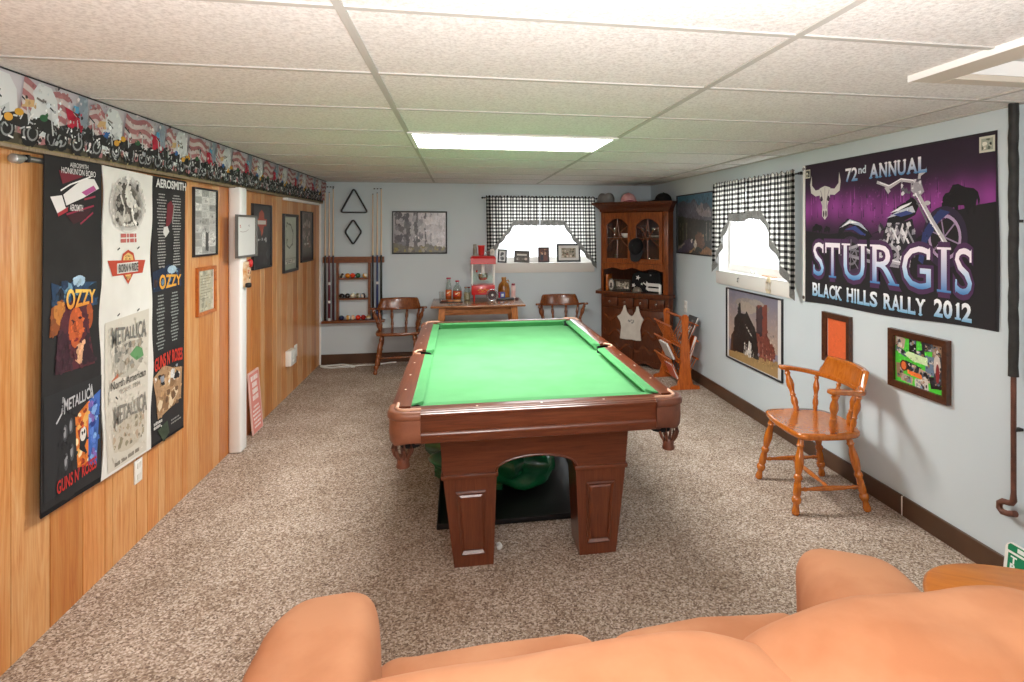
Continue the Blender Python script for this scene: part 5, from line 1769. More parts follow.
bm = B()
panel_between(bm, foot[1], foot[2], .05, 1.76)
panel_between(bm, foot[2], foot[3], .05, 1.76)
panel_between(bm, foot[3], foot[4], .05, 1.76)
panel_between(bm, foot[4], foot[0], .05, 1.76)
obj('carcass', bm, DO, cab)
bm = B()
for z in (.06, 1.115, 1.44, 1.735): prism(bm, fin, z, z + .018, 'z')
obj('shelves', bm, DO, cab)
# face frame: pilasters, rails, scalloped valance over the niche and skirt below
bm = B()
box(bm, XA, XA + .03, -.004, .02, .06, .80); box(bm, XB - .04, XB, -.004, .02, .06, .80)
box(bm, XA + .03, XB - .04, -.002, .018, .775, .80); box(bm, XA + .03, XB - .04, -.002, .018, .645, .665)
obj('face_frame', bm, DO, cab)
for x0, x1 in ((XA, XA + .028), (XB - .062, XB)):
    p = bx(x0, x1, -.012, .02, .835, 1.755, .004, 2)
    if x1 - x0 > .05:
        for k in range(3): box(p, x0 + .012 + k * .015, x0 + .02 + k * .015, -.0165, -.01, .88, 1.70, .003, 2)
    obj('pilaster', p, DL, cab, 40)
o = [(XA + .028, 1.165), (XA + .028, 1.095)]
for k in range(25):
    f = k / 24
    o.append((XA + .03 + (XB - .062 - XA - .03) * f, 1.105 - .012 * math.cos(f * 6 * PI) - .014 * abs(f - .5)))
o += [(XB - .062, 1.095), (XB - .062, 1.165)]
obj('valance', prism(B(), o, -.008, .012, 'y'), DL, cab, 40)
o = [(XA, .075)] + [(XA + (XB - XA) * k / 30, .028 + .022 * math.cos(k / 30 * 6 * PI) * (0 if k in (0, 30) else 1) - (.02 if k in (0, 30) else 0)) for k in range(31)] + [(XB, .075)]
o[1] = (XA, .0); o[-2] = (XB, .0)
obj('skirt', prism(B(), o, -.014, .01, 'y'), DO, cab, 40)
bm = B()
panel_between(bm, (XB - .005, .002), (.5, .055), .0, .06); panel_between(bm, (-.55, .315), (XA, 0.0), 0, .06)
obj('plinth_side', bm, DO, cab)
# ledge and crown follow the footprint with an overhang
obj('ledge', prism(B(), [(-.44, -.035), (.5, -.035), (.53, .05), (-.135, .768), (-.555, .32)], .80, .835, 'z'), DO, cab, 40)
bm = B()
rs = []
for off, z in ((0, 1.752), (.012, 1.762), (.018, 1.785), (.05, 1.82), (.075, 1.84), (.082, 1.85), (.082, 1.868), (0, 1.869)):
    rs.append([bm.verts.new((p[0], p[1], z)) for p in ((XA - off * 1.05, -off), (XB + off * .95, -off), (.505 + off * .5, .055 - off * .1), (-.135, .765), (-.551 - off * .1, .318))])
ring_faces(bm, rs)
obj('crown', bm, DO, cab, 30)


def holed(bm, outer, inner, y0, y1):
    n = len(outer)
    L = [[bm.verts.new((p[0], y, p[1])) for p in q] for q, y in ((outer, y0), (inner, y0), (inner, y1), (outer, y1))]
    ring_faces(bm, L, closed=True)


def glazed_door(x0, x1, z0, z1, hx0, hx1, hz0, hz1):
    cx, cz = (hx0 + hx1) / 2, (hz0 + hz1) / 2
    inner = [(hx0, hz0), (cx, hz0), (hx1, hz0), (hx1, cz), (hx1, hz1 - .075)]
    w = (hx1 - hx0)
    for k in range(1, 12):
        f = k / 12
        x = hx1 - w * f
        q = abs(f - .5) * 2
        inner.append((x, hz1 - .075 + .075 * (1 - q ** 2.2) ** .9 - .012 * math.exp(-((q - .72) / .12) ** 2)))
    inner += [(hx0, hz1 - .075), (hx0, cz)]
    outer = []
    for (x, z) in inner:
        dx, dz = x - cx, z - cz
        t = min(abs((x1 - cx) / dx) if dx > 1e-6 else abs((x0 - cx) / dx) if dx < -1e-6 else 1e9, abs((z1 - cz) / dz) if dz > 1e-6 else abs((z0 - cz) / dz) if dz < -1e-6 else 1e9)
        outer.append((cx + dx * t, cz + dz * t))
    # snap the outer loop to the corners
    for X, Zc in ((x0, z0), (x1, z0), (x1, z1), (x0, z1)):
        i = min(range(len(outer)), key=lambda i: (outer[i][0] - X) ** 2 + (outer[i][1] - Zc) ** 2); outer[i] = (X, Zc)
    bm = B(); holed(bm, outer, inner, -.022, -.002)
    d = obj('glass_door', bm, DL, cab, 30)
    obj('pane', bx(hx0 - .006, hx1 + .006, -.01, -.007, hz0 - .006, hz1 - .03), M['thin_glass'], d)
    bm = B()
    tube(bm, [(cx, -.013, hz0), (cx, -.013, cz - .02)], .004, 6)
    for s in (-1, 1):
        tube(bm, [(cx, -.013, cz - .02), (cx + s * .03, -.013, cz + .04), (cx + s * .07, -.013, cz + .1), (cx + s * w * .46, -.013, hz1 - .09)], .004, 6)
        tube(bm, [(cx + s * w * .48, -.013, cz - .09), (cx + s * .06, -.013, cz - .02), (cx + s * .02, -.013, cz + .06), (cx, -.013, hz1 - .01)], .004, 6)
    obj('muntins', bm, DL, d, 50)
    return d


glazed_door(XA + .03, .012, 1.168, 1.748, -.297, -.02, 1.222, 1.68)
d = glazed_door(.016, XB - .064, 1.168, 1.748, .085, .372, 1.222, 1.675)
obj('door_knob', turned(B(), (.045, -.022, 1.32), (.045, -.045, 1.32), [(0, .005), (.4, .005), (.6, .011), (1, .008)], 12), M['brass'], d, 50)
for i, (x0, x1, kx) in enumerate(((-.348, -.158, -.287), (-.15, .048, -.084), (.056, .233, .108), (.243, .43, .304))):
    dr = obj('drawer', bx(x0, x1, -.02, -.003, .667, .773, .006, 2), DO, cab, 40)
    obj('knob', turned(B(), ((x0 + x1) / 2, -.02, .722), ((x0 + x1) / 2, -.042, .722), [(0, .006), (.35, .005), (.6, .013), (.85, .012), (1, .004)], 12), M['chrome'], dr, 50)
for x0, x1 in ((-.348, .045), (.05, .433)):
    dr = obj('door', bx(x0, x1, -.018, -.003, .075, .643, .005, 2), DO, cab, 40)
    bm = B()
    for q, (zz, am) in enumerate(((.5, .03), (.33, .035), (.17, .03))):
        n = 26
        up_ = [(x0 + .02 + (x1 - x0 - .04) * k / n, zz + .055 + am * math.cos((k / n) * 4 * PI + q)) for k in range(n + 1)]
        dn = [(x, z - .035) for x, z in up_]
        prism(bm, up_ + dn[::-1], -.03, -.017, 'y')
    obj('carved_wave', bm, M['wave_wood'], dr, 40)


# things in, on and hung from the cabinet (local helper keeps their true place)
def cabw(x, y, z):
    c = math.cos(-PI / 4); s = math.sin(-PI / 4)
    return (1.925 + x * c - y * s, 6.335 + x * s + y * c, z)


CR = -PI / 4


def lay(name, bm, mat, label, cat, x, y, z, group=None, smooth=50, rz=0):
    o = obj(name, bm, mat, None, smooth)
    o.location = cabw(x, y, z); o.rotation_euler = (0, 0, CR + rz)
    return tag(o, label, cat, group)


GL = M['glass']
GOB = [(.0, 0), (.026, 0), (.024, .004), (.005, .008), (.005, .05), (.02, .06), (.03, .085), (.029, .115), (.027, .115), (.027, .085), (.016, .064), (0, .06)]
TUM = [(.0, 0), (.026, 0), (.03, .095), (.028, .095), (.024, .006), (0, .006)]
for x, y, p, lb in ((.13, .06, GOB, 'stemmed glass on the upper shelf behind the right cabinet door, at its left'), (.2, .05, GOB, 'stemmed glass in the middle of the upper shelf behind the right cabinet door'),
                    (.27, .06, GOB, 'stemmed glass on the upper shelf behind the right cabinet door, third from left'), (.335, .05, GOB, 'stemmed glass at the right end of the upper shelf behind the right cabinet door'),
                    (-.24, .06, GOB, 'stemmed glass at the left end of the upper shelf behind the left cabinet door')):
    lay('goblet', lathe(B(), p, seg=14), GL, lb, 'glass', x, y, 1.459, 'glassware in the cabinet')
for x, y, lb in ((.22, .05, 'clear tumbler on the lower shelf behind the right cabinet door, nearest the cap'), (.29, .055, 'clear tumbler in the middle of the lower shelf behind the right cabinet door'), (.355, .05, 'clear tumbler at the right end of the lower shelf behind the right cabinet door')):
    lay('tumbler', lathe(B(), TUM, seg=14), GL, lb, 'glass', x, y, 1.134, 'glassware in the cabinet')
lay('bowl', lathe(B(), [(0, 0), (.02, 0), (.045, .025), (.052, .05), (.049, .05), (.04, .025), (0, .008)], seg=18), M['plastic_white'], 'white china bowl on the upper shelf behind the left cabinet door', 'bowl', -.09, .06, 1.459)
lay('plate_stack', lathe(B(), [(0, 0), (.05, 0), (.075, .012), (.075, .03), (0, .03)], seg=20), plain('stoneware', '#a59a88', .5), 'low stack of beige plates on the upper shelf of the right cabinet door', 'plates', .24, .16, 1.459)
lay('jar', lathe(B(), [(0, 0), (.028, 0), (.03, .05), (.02, .07), (.022, .085), (0, .09)], seg=16), mottled('speckled_jar', '#cfc6b0', '#5b4632', 40, .5), 'small speckled jar on the lower shelf behind the left cabinet door', 'jar', -.1, .06, 1.134)
lay('jug', lathe(B(), [(0, 0), (.03, 0), (.035, .04), (.02, .08), (.018, .12), (.024, .13), (0, .13)], seg=16), mottled('dark_jug', '#3a2c20', '#6b5640', 18, .4), 'dark little jug on the lower shelf behind the left cabinet door', 'jug', -.22, .07, 1.134)

# niche
lay('wooden_board', box(B(), -.011, .011, -.09, .09, 0, .19, .004, 2), M['frame_gold'], 'upright honey-coloured wooden board at the left end of the cabinet niche', 'board', -.335, .1, .836, smooth=40, rz=.2)
t = thing('oval_portrait', 'small pale oval picture standing in the cabinet niche beside the wooden board', 'picture', cabw(-.287, .07, .836), CR)
bm = B()
rs = []
for s_, y in ((1, .004), (1, -.006), (.86, -.009), (.8, -.004)):
    rs.append([bm.verts.new((.037 * s_ * math.cos(2 * PI * k / 20), y, .07 + .07 * s_ * math.sin(2 * PI * k / 20))) for k in range(20)])
ring_faces(bm, rs)
obj('oval_frame', bm, plain('pewter_oval', '#8d8a82', .4, .3), t, 50)
A = Art(); A.ell(0, .07, .029, .055, '#cfcac0'); A.ell(0, .075, .013, .018, '#4a4540'); A.ell(0, .045, .02, .018, '#57524c')
A.build('print', t, M['gloss_print'], -.0045)
t = thing('carved_frame', 'wide dark carved picture frame with a grey picture, standing in the cabinet niche', 'picture', cabw(-.15, .1, .836), CR)
obj('frame', frame_bm(.225, .135, .026, .02), mottled('carved_black', '#15130f', '#4b463a', 60, .5, .6, 90), t, 40).location = (0, 0, .0675)
obj('backing_board', bx(-.09, .09, -.004, -.001, .02, .115), M['mat_white'], t)
A = Art(); A.rect(-.087, .027, .087, .108, '#8e8a7e'); A.blobs(34, -.086, .028, .086, .107, ['#c9c4b6', '#55524a', '#a8a394', '#34322c', '#dedacd'], .008, .022, 6)
A.build('print', t, M['gloss_print'], -.0045)
t = thing('star_bandana', 'black folded cloth with a white star and white stripes propped up in the cabinet niche', 'cloth', cabw(.155, .12, .836), CR)
bm = B()
rs = []
for y, sc in ((.02, 1), (.0, 1), (-.012, .97)):
    rs.append([bm.verts.new((x * sc, y - .02 * (z > .1), z)) for x, z in ((-.19, .0), (-.2, .1), (-.17, .2), (-.1, .235), (0, .225), (.1, .235), (.17, .225), (.185, .12), (.19, .0))])
ring_faces(bm, rs)
obj('cloth', bm, M['matte_black'], t, 60)
A = Art()
def star(cx, cz, r, c='#d4d1cb', rot=.3):
    A.poly([(cx + (r if k % 2 == 0 else r * .42) * math.sin(rot + k * PI / 5), cz + (r if k % 2 == 0 else r * .42) * math.cos(rot + k * PI / 5)) for k in range(10)], c)
star(-.1, .165, .032); star(-.155, .075, .03); star(-.05, .095, .016); star(.06, .2, .014, '#8d8a86')
for z0, sk in ((.075, 0), (.02, .0)):
    A.poly([(.03, z0), (.18, z0 - .005), (.18, z0 + .033), (.03, z0 + .035), (.01, z0 + .055), (.0, z0 + .02)], '#d9d6d0')
A.line([(-.03, .11), (.03, .07)], .014, '#cfccc6')
A.build('print', t, M['print'], -.0335)


def ball_cap(label, loc, rx, rz, dome, billm, s=1.0, squash=1.0):
    t = thing('baseball_cap', label, 'cap', loc, rz)
    bm = B()
    rows = []
    for j in range(9):
        f = j / 8 * PI / 2
        rows.append([bm.verts.new((.088 * s * math.cos(f) * math.cos(2 * PI * k / 24), .1 * s * math.cos(f) * math.sin(2 * PI * k / 24), .105 * s * squash * math.sin(f) ** .85)) for k in range(24)] if j < 8 else [bm.verts.new((.088 * s * .02 * math.cos(2 * PI * k / 24), .1 * s * .02 * math.sin(2 * PI * k / 24), .105 * s * squash)) for k in range(24)])
    ring_faces(bm, rows)
    d = obj('crown', bm, dome, t, 60)
    bm = B()
    a = []
    b = []
    for k in range(17):
        u = -1 + k / 8
        a.append((.08 * s * u, -math.sqrt(max(0, 1 - (u * .9) ** 2)) * .098 * s, .004 - .012 * s * u * u + .012 * s))
        b.append((.085 * s * u, -(.1 + .075 * math.sqrt(max(0, 1 - u ** 4))) * s + .055 * s * abs(u) ** 3, -.004 - .02 * s * u * u + .006))
    L = []
    for dz in (0, .004):
        L.append([bm.verts.new((p[0], p[1], p[2] + dz)) for p in a + b[::-1]])
    ring_faces(bm, L)
    e = obj('bill', bm, billm, t, 60)
    f = obj('button', pill(B(), (0, 0, .106 * s * squash), (.008, .008, .004), 1, 1, 10, 6), billm, t, 60)
    t.rotation_euler = (rx, 0, rz)
    return t


greyb = mottled('grey_brown_cap_cloth', '#6a5f54', '#857a6c', 20, .9)
ball_cap('grey-brown cap with curved bill lying in the cabinet niche before the star cloth', cabw(.055, -.002 + .07, .838), 0, CR, greyb, mottled('cap_bill_brown', '#4d443a', '#5f554a', 20, .9), .62, .9)
ball_cap('black cap hanging by its strap on the middle of the glazed cabinet doors', cabw(.095, -.03, 1.36), math.radians(78), CR, M['matte_black'], plain('navy_black_bill', '#15161b', .8), .98, .9)
o = lay('candle', lathe(B(), [(0, 0), (.016, 0), (.016, .1), (.012, .104), (0, .1)], seg=14), M['plastic_white'], 'white pillar candle at the right end of the cabinet niche', 'candle', .36, .03, .836)

# hats on top
t = thing('felt_hat', 'grey felt hat with a creased crown on the left end of the cabinet top', 'hat', cabw(-.37, .09, 1.87), CR)
g = mottled('grey_felt', '#6f6d6c', '#858382', 12, .95)
bm = pill(B(), (0, 0, .055), (.1, .09, .065), .45, .8, 24, 14, .02, 8, 2, fn=lambda v: Vector((v.x * (1 - .25 * max(0, v.z) / .065), v.y * (1 - .25 * max(0, v.z) / .065), v.z - (.018 * math.exp(-(v.x / .04) ** 2) if v.z > .03 else 0))))
obj('crown', bm, g, t, 60)
obj('brim', lathe(B(), [(.09, .004), (.135, .001), (.14, .006), (.135, .008), (.09, .014)], seg=28), g, t, 60)
pk = mottled('pink_camo_cloth', '#c98a90', '#e4b3b4', 14, .9)
ball_cap('pink cap in the middle of the cabinet top', cabw(-.055, .06, 1.872), 0, CR + .9, pk, mottled('rose_bill', '#b5656f', '#d08a90', 12, .9), 1.0, 1.0)
ball_cap('black cap on the right end of the cabinet top', cabw(.37, .09, 1.872), 0, CR - .9, M['matte_black'], M['matte_black'], .95, .95)

# tank top on the carved doors
t = thing('tank_top', 'off-white tank top with a small grey print hanging flat on the carved cabinet doors', 'shirt', cabw(.042, -.034, 0), CR)
o = [(-.098, .69), (-.112, .64), (-.142, .585), (-.186, .556), (-.145, .5), (-.133, .44), (-.142, .37), (-.148, .308), (-.07, .303), (0, .309), (.06, .303), (.117, .308), (.113, .36), (.106, .42), (.122, .49), (.15, .548), (.118, .585), (.098, .63), (.085, .688), (.065, .686), (.05, .63), (.02, .585), (0, .572), (-.03, .585), (-.06, .62), (-.08, .688)]
obj('body', prism(B(), o, -.012, 0, 'y'), mottled('off_white_jersey', '#bdb5ab', '#cfc8be', 9, .9, .2, 20), t, 40)
A = Art(); A.blobs(16, -.045, .49, .035, .535, ['#6c6a68', '#8f8c88', '#4d4b4a'], .006, .016, 3)
A.build('print', t, M['print'], -.0125)

# ================================================================== SIDE TABLE AND WHAT STANDS ON IT
st = thing('side_table', 'low oak side table with splayed legs against the end wall under the window', 'table', (.205, 6.5, 0))
bm = B()
o = [(-.495, -.34), (.495, -.34), (.5, -.33), (.5, .33), (-.5, .33), (-.5, -.33)]
prism(bm, o, .728, .75, 'z')
obj('table_top', bx(-.5, .5, -.35, .35, .727, .75, .008, 3), M['oak_table'], st, 40)
bm = B()
for a, b, c, d in ((-.38, .38, -.29, -.27), (-.38, .38, .27, .29), (-.38, -.36, -.27, .27), (.36, .38, -.27, .27)): box(bm, a, b, c, d, .645, .727)
obj('apron', bm, M['oak_table'], st)
for sx in (-1, 1):
    for sy in (-1, 1):
        bm = B()
        rs = [[bm.verts.new((sx * (x + a), sy * (y + b), z)) for a, b in ((-w, -w), (w, -w), (w, w), (-w, w))] for x, y, z, w in ((.445, .31, 0, .022), (.435, .305, .02, .024), (.38, .285, .726, .034))]
        ring_faces(bm, rs)
        obj('leg', bm, M['oak_leg'], st)

clear = glass('clear_bottle_plastic', '#e8f0ee', .14)
drink = plain('orange_soda', '#c9551a', .2, coat=.3)
YT = 6.74


def bottle(label, x, h, r, neck, fill, capc, labc, y=YT, band=None, grp=None):
    t = thing('bottle', label, 'bottle', (x, y, .751), 0, grp)
    pr = [(0, 0), (r * .9, 0), (r, .01), (r, h * .52), (r * .8, h * .66), (neck, h * .8), (neck, h * .95), (0, h * .955)]
    obj('body', lathe(B(), pr, seg=20), clear, t, 50)
    obj('contents', lathe(B(), [(0, .003), (r * .88, .003), (r * .96, .012), (r * .96, fill), (0, fill)], seg=20), drink, t, 50)
    obj('label', lathe(B(), [(r * 1.01, h * .16), (r * 1.02, h * .17), (r * 1.02, h * .43), (r * 1.01, h * .44)], seg=20), plain('bottle_label', labc, .5), t, 50)
    obj('cap', lathe(B(), [(0, h * .94), (neck * 1.25, h * .94), (neck * 1.25, h), (0, h * 1.002)], seg=16), plain('bottle_cap', capc, .4), t, 50)
    if band:
        A = Art(); A.blobs(8, -r * .6, h * .2, r * .6, h * .4, ['#f2d9a0', '#e8823a', '#fbeed2'], .008, .02, 3)
        A.build('label_print', t, M['print'], -r * 1.06)
    return t


bottle('tall narrow bottle with long neck, orange label and red cap on the side table', -.118, .25, .034, .021, .085, '#b3224a', '#cf5a24', band=1)
bottle('wide rounded bottle with red label and red cap on the side table', -.02, .215, .05, .019, .1, '#b3223a', '#c0341f', band=1)
o = obj('drinking_glass', lathe(B(), [(0, 0), (.026, 0), (.031, .09), (.029, .09), (.024, .006), (0, .006)], seg=18), M['glass'], None, 50)
o.location = (-.2, YT, .751); tag(o, 'clear empty tumbler at the left end of the side table', 'glass')
t = thing('glass_jar', 'squat glass jar of pale kernels beside the popcorn machine', 'jar', (.092, 6.68, .751))
obj('body', lathe(B(), [(0, 0), (.036, 0), (.038, .01), (.038, .1), (.03, .12), (.03, .135), (0, .135)], seg=20), clear, t, 50)
obj('kernels', lathe(B(), [(0, .004), (.034, .004), (.035, .08), (0, .085)], seg=20), mottled('pale_kernels', '#d9cda8', '#b9a878', 60, .7), t, 50)
obj('lid', lathe(B(), [(0, .134), (.033, .134), (.033, .148), (0, .149)], seg=18), M['chrome'], t, 50)
t = thing('serving_tray', 'flat tray of orange-brown odds and ends lying at the left front of the side table', 'tray', (-.07, 6.5, .751))
obj('tray', bx(-.14, .11, -.06, .06, 0, .008, .003, 2), plain('dark_tray', '#2c2320', .4), t, 40)
for i, (a, b, c) in enumerate(((-.09, 0, '#7a3b1c'), (-.02, .01, '#c4763a'), (.05, -.01, '#d9a268'))):
    obj('coaster', lathe(B(), [(0, 0), (.04, 0), (.042, .006), (.04, .012), (0, .012)], (a, b, .008), 18), plain('coaster_tone', c, .5), t, 50)

# popcorn machine
pm = thing('popcorn_machine', 'red tabletop popcorn machine with glass walls, steel kettle and spoked wheel', 'popcorn machine', (.268, 6.62, .751))
RM = M['red']
bm = bx(-.13, .13, -.115, .115, .07, .178, .006, 2)
base = obj('base', bm, RM, pm, 40)
A = Art(); A.line([(-.06, .12), (-.03, .135), (-.01, .115), (.02, .14), (.04, .118), (.06, .13)], .006, '#e0a23a'); A.line([(-.05, .1), (.02, .105)], .005, '#e0a23a'); A.build('scrollwork', base, M['print'], -.1152)
for sx in (-1, 1):
    for sy in (-1, 1): obj('foot', turned(B(), (sx * .1, sy * .09, 0), (sx * .1, sy * .09, .07), [(0, .009), (1, .009)], 10), RM, pm, 50)
for sx in (-1, 1):
    for sy in (-1, 1):
        obj('corner_post', bx(sx * .122 - .006, sx * .122 + .006, sy * .107 - .006, sy * .107 + .006, .178, .416), M['plastic_white'], pm)
bm = B()
box(bm, -.116, .116, -.109, -.107, .18, .415); box(bm, -.124, -.122, -.1, .1, .18, .415); box(bm, .122, .124, -.1, .1, .18, .415); box(bm, -.116, .116, .107, .109, .18, .415)
obj('glass_wall', bm, M['thin_glass'], pm)
obj('roof', prism(B(), [(-.14, -.125), (.14, -.125), (.14, .125), (-.14, .125)], .415, .47, 'z'), RM, pm)
bm = B()
rs = [[bm.verts.new((sx * a, sy * b, z)) for sx, sy in ((-1, -1), (1, -1), (1, 1), (-1, 1))] for a, b, z in ((.142, .127, .47), (.142, .127, .478), (.125, .11, .503), (.0, .0, .506))]
ring_faces(bm, rs)
obj('roof_cap', bm, RM, pm, 30)
k_ = obj('kettle', lathe(B(), [(0, .225), (.03, .225), (.052, .24), (.06, .275), (.06, .3), (.056, .3), (.054, .275), (0, .27)], seg=22), M['chrome'], pm, 50)
obj('kettle_arm', turned(B(), (0, 0, .3), (0, 0, .415), [(0, .02), (1, .02)], 12), M['plastic_white'], k_, 50)
bm = tube(B(), [(-.045, -.02, .29), (-.065, -.03, .32)], .004, 6)
obj('handle', bm, M['chrome'], k_, 50)
obj('handle_knob', pill(B(), (-.07, -.032, .33), (.013, .013, .014), 1, 1, 12, 8), RM, k_, 60)
wh = obj('wheel', tube(B(), [(.1 + .064 * math.cos(2 * PI * k / 28), -.13, .069 + .064 * math.sin(2 * PI * k / 28)) for k in range(28)], .005, 8, closed=True), M['chrome'], pm, 50)
bm = B()
for k in range(8):
    a = 2 * PI * k / 8
    tube(bm, [(.1, -.13, .069), (.1 + .062 * math.cos(a), -.13, .069 + .062 * math.sin(a))], .0025, 6)
lathe(bm, [(0, -.002), (.05, -.002), (.05, .002), (0, .002)], (0, 0, 0), 24)
for v in bm.verts:
    if abs(v.co.z) <= .0025 and abs(v.co.y) < .06 and v.co.y > -.1: v.co = Vector((.1 + v.co.x, -.122 + v.co.z, .069 + v.co.y))
obj('spokes', bm, plain('dark_spoke', '#3a1a1a', .4), wh, 50)
obj('hub', turned(B(), (.1, -.14, .069), (.1, -.115, .069), [(0, .013), (1, .013)], 14), M['plastic_white'], wh, 50)
t = thing('plastic_cup', 'bright red plastic cup standing on top of the popcorn machine', 'cup', (.25, 6.6, 1.258))
obj('cup', lathe(B(), [(0, 0), (.03, 0), (.039, .108), (.041, .112), (.038, .112), (.029, .004), (0, .004)], seg=22), RM, t, 50)
obj('rim', lathe(B(), [(.0385, .108), (.0425, .11), (.0425, .116), (.0385, .116)], seg=22), plain('cup_rim', '#e63a2c', .4), t, 50)
o = obj('salt_shaker', lathe(B(), [(0, 0), (.022, 0), (.024, .08), (.02, .095), (.021, .125), (0, .13)], seg=16), mottled('grey_canister', '#7d776c', '#a09a8e', 22, .5), None, 50)
o.location = (.18, 6.64, 1.258); tag(o, 'grey-beige canister on top of the popcorn machine, left of the red cup', 'canister')
o = obj('glass_bowl', lathe(B(), [(0, 0), (.025, 0), (.045, .03), (.05, .055), (.047, .055), (.042, .03), (0, .006)], seg=20), M['glass'], None, 50)
o.location = (.338, 6.62, 1.258); tag(o, 'small clear bowl on top of the popcorn machine, right of the red cup', 'bowl')
o = obj('paper_bag', prism(B(), [(-.025, 0), (.025, 0), (.028, .05), (.018, .075), (-.022, .07)], -.012, .012, 'y'), plain('pale_paper', '#dcd6cb', .8), None, 40)
o.location = (.375, 6.66, 1.258); tag(o, 'crumpled pale paper bag at the right edge of the popcorn machine top', 'paper bag')

t = thing('syrup_jug', 'amber glass jug with a loop handle at the right end of the side table', 'jug', (.516, YT, .751))
obj('body', lathe(B(), [(0, 0), (.066, 0), (.07, .01), (.07, .12), (.06, .16), (.036, .19), (.026, .2), (.026, .222), (0, .223)], seg=24), mottled('amber_glass', '#7d4a14', '#b8792a', 10, .2, coat=.5), t, 50)
obj('handle', tube(B(), [(.024, -.01, .2), (.05, -.01, .215), (.06, -.01, .19), (.05, -.01, .17)], .006, 8), M['amber'], t, 50)
obj('cap', lathe(B(), [(0, .222), (.028, .222), (.028, .246), (0, .247)], seg=16), plain('jug_cap', '#a8742c', .4), t, 50)
o = obj('salt_box', bx(-.037, .037, -.018, .018, 0, .062, .002, 1), plain('blue_carton', '#2f4b9c', .5), None)
o.location = (.482, 6.62, .7735); tag(o, 'small blue carton with white and red marks in front of the amber jug', 'carton')
A = Art(); A.rect(-.037, .0, -.018, .062, '#b7242e'); A.rect(-.005, .012, .022, .045, '#e9e7e4'); A.build('carton_print', o, M['print'], -.0183)
t = thing('aerosol_can', 'pink and white slim can with dark red lid at the right of the side table', 'can', (.625, 6.72, .751))
obj('body', lathe(B(), [(0, 0), (.026, 0), (.027, .004), (.027, .14), (.022, .15), (0, .15)], seg=20), mottled('pink_can_print', '#e6b3ae', '#f0ded8', 18, .35), t, 50)
obj('lid', lathe(B(), [(0, .15), (.021, .15), (.021, .172), (0, .174)], seg=16), plain('maroon_lid', '#8a1f38', .4), t, 50)
o = obj('black_case', bx(-.1, .1, -.055, .055, 0, .022, .004, 2), M['black'], None, 40)
o.location = (.52, 6.6, .751); tag(o, 'flat black case lying on the side table below the amber jug', 'case')
o = obj('round_tin', lathe(B(), [(0, 0), (.022, 0), (.022, .016), (0, .018)], seg=16), plain('dark_tin', '#4a1f22', .4), None, 50)
o.location = (.655, 6.6, .751); tag(o, 'tiny dark red round tin at the right front corner of the side table', 'tin')


# ================================================================== PHOTO FRAMES ON THE SILL
def photo_frame(label, x, w, h, bw, fm, art, mountc, skew=0, rz=0):
    t = thing('framed_photo', label, 'photo frame', (x, YB + .012, WB[2] + .009), rz, 'photo frames on the window sill')
    lean = -.1
    f = obj('frame', frame_bm(w, h, bw, .014), fm, t)
    b = obj('backing_board', bx(-w / 2 + bw * .6, w / 2 - bw * .6, -.005, -.001, -h / 2 + bw * .6, h / 2 - bw * .6), plain('mount_tone', mountc, .6), t)
    p = art.build('photograph', t, M['gloss_print'], -.0053)
    for o in (f, b, p):
        o.location = (0, .02, h / 2 * math.cos(lean) + .002); o.rotation_euler = (lean, skew, 0)
    obj('easel_leg', prism(B(), [(-.012, 0), (.012, 0), (.008, h * .7), (-.008, h * .7)], .045, .048, 'y'), M['matte_black'], t)
    return t


A = Art(); A.rect(-.035, -.06, .035, .06, '#d9d8d6'); A.ell(0, .028, .02, .02, '#3a393b'); A.ell(0, -.03, .026, .024, '#58575a'); A.blobs(10, -.03, -.05, .03, .05, ['#2b2a2c', '#8f8e90', '#c4c3c2'], .005, .014, 4)
photo_frame('narrow black photo frame on the window sill, nearest the popcorn machine', .518, .112, .165, .018, M['frame_black'], A, '#d8d6d2', .06)
A = Art(); A.rect(-.072, -.048, .072, .048, '#55483f'); A.rect(-.06, .012, .06, .032, '#d8d2c6'); A.ell(-.05, -.03, .015, .013, '#cbbfb0'); A.ell(.05, -.028, .018, .015, '#cbb8a8'); A.blobs(14, -.06, -.04, .06, .01, ['#3c332d', '#75675c', '#4a3f38'], .006, .018, 5)
photo_frame('low wide brown photo frame on the window sill, second from the popcorn machine', .757, .188, .145, .02, plain('brown_photo_frame', '#4a423d', .4), A, '#55483f', .05)
A = Art(); A.rect(-.048, -.072, .048, .072, '#6a4a44'); A.ell(-.018, .02, .012, .022, '#caa28c'); A.ell(.018, .015, .012, .02, '#c99c84'); A.rect(-.04, -.07, -.005, .0, '#3d3a4a'); A.rect(.004, -.07, .04, -.01, '#7a4a44'); A.blobs(14, -.045, .02, .045, .07, ['#a8644a', '#7a4a3a', '#c99070', '#3d2a2a'], .006, .016, 2)
photo_frame('upright dark maroon photo frame in the middle of the window sill', 1.027, .138, .187, .016, plain('maroon_frame', '#3c2a2c', .4), A, '#6a4a44')
A = Art(); A.rect(-.09, -.06, .09, .06, '#a89e8e'); A.blobs(44, -.088, -.058, .088, .058, ['#7d7a62', '#c9b8a0', '#5d5a48', '#e3d8c8', '#8c6a5a', '#b9a890'], .008, .022, 7)
photo_frame('largest photo frame on the window sill, black with a white mount, under the right curtain', 1.34, .3, .228, .022, M['frame_black'], A, '#e9e7e2')

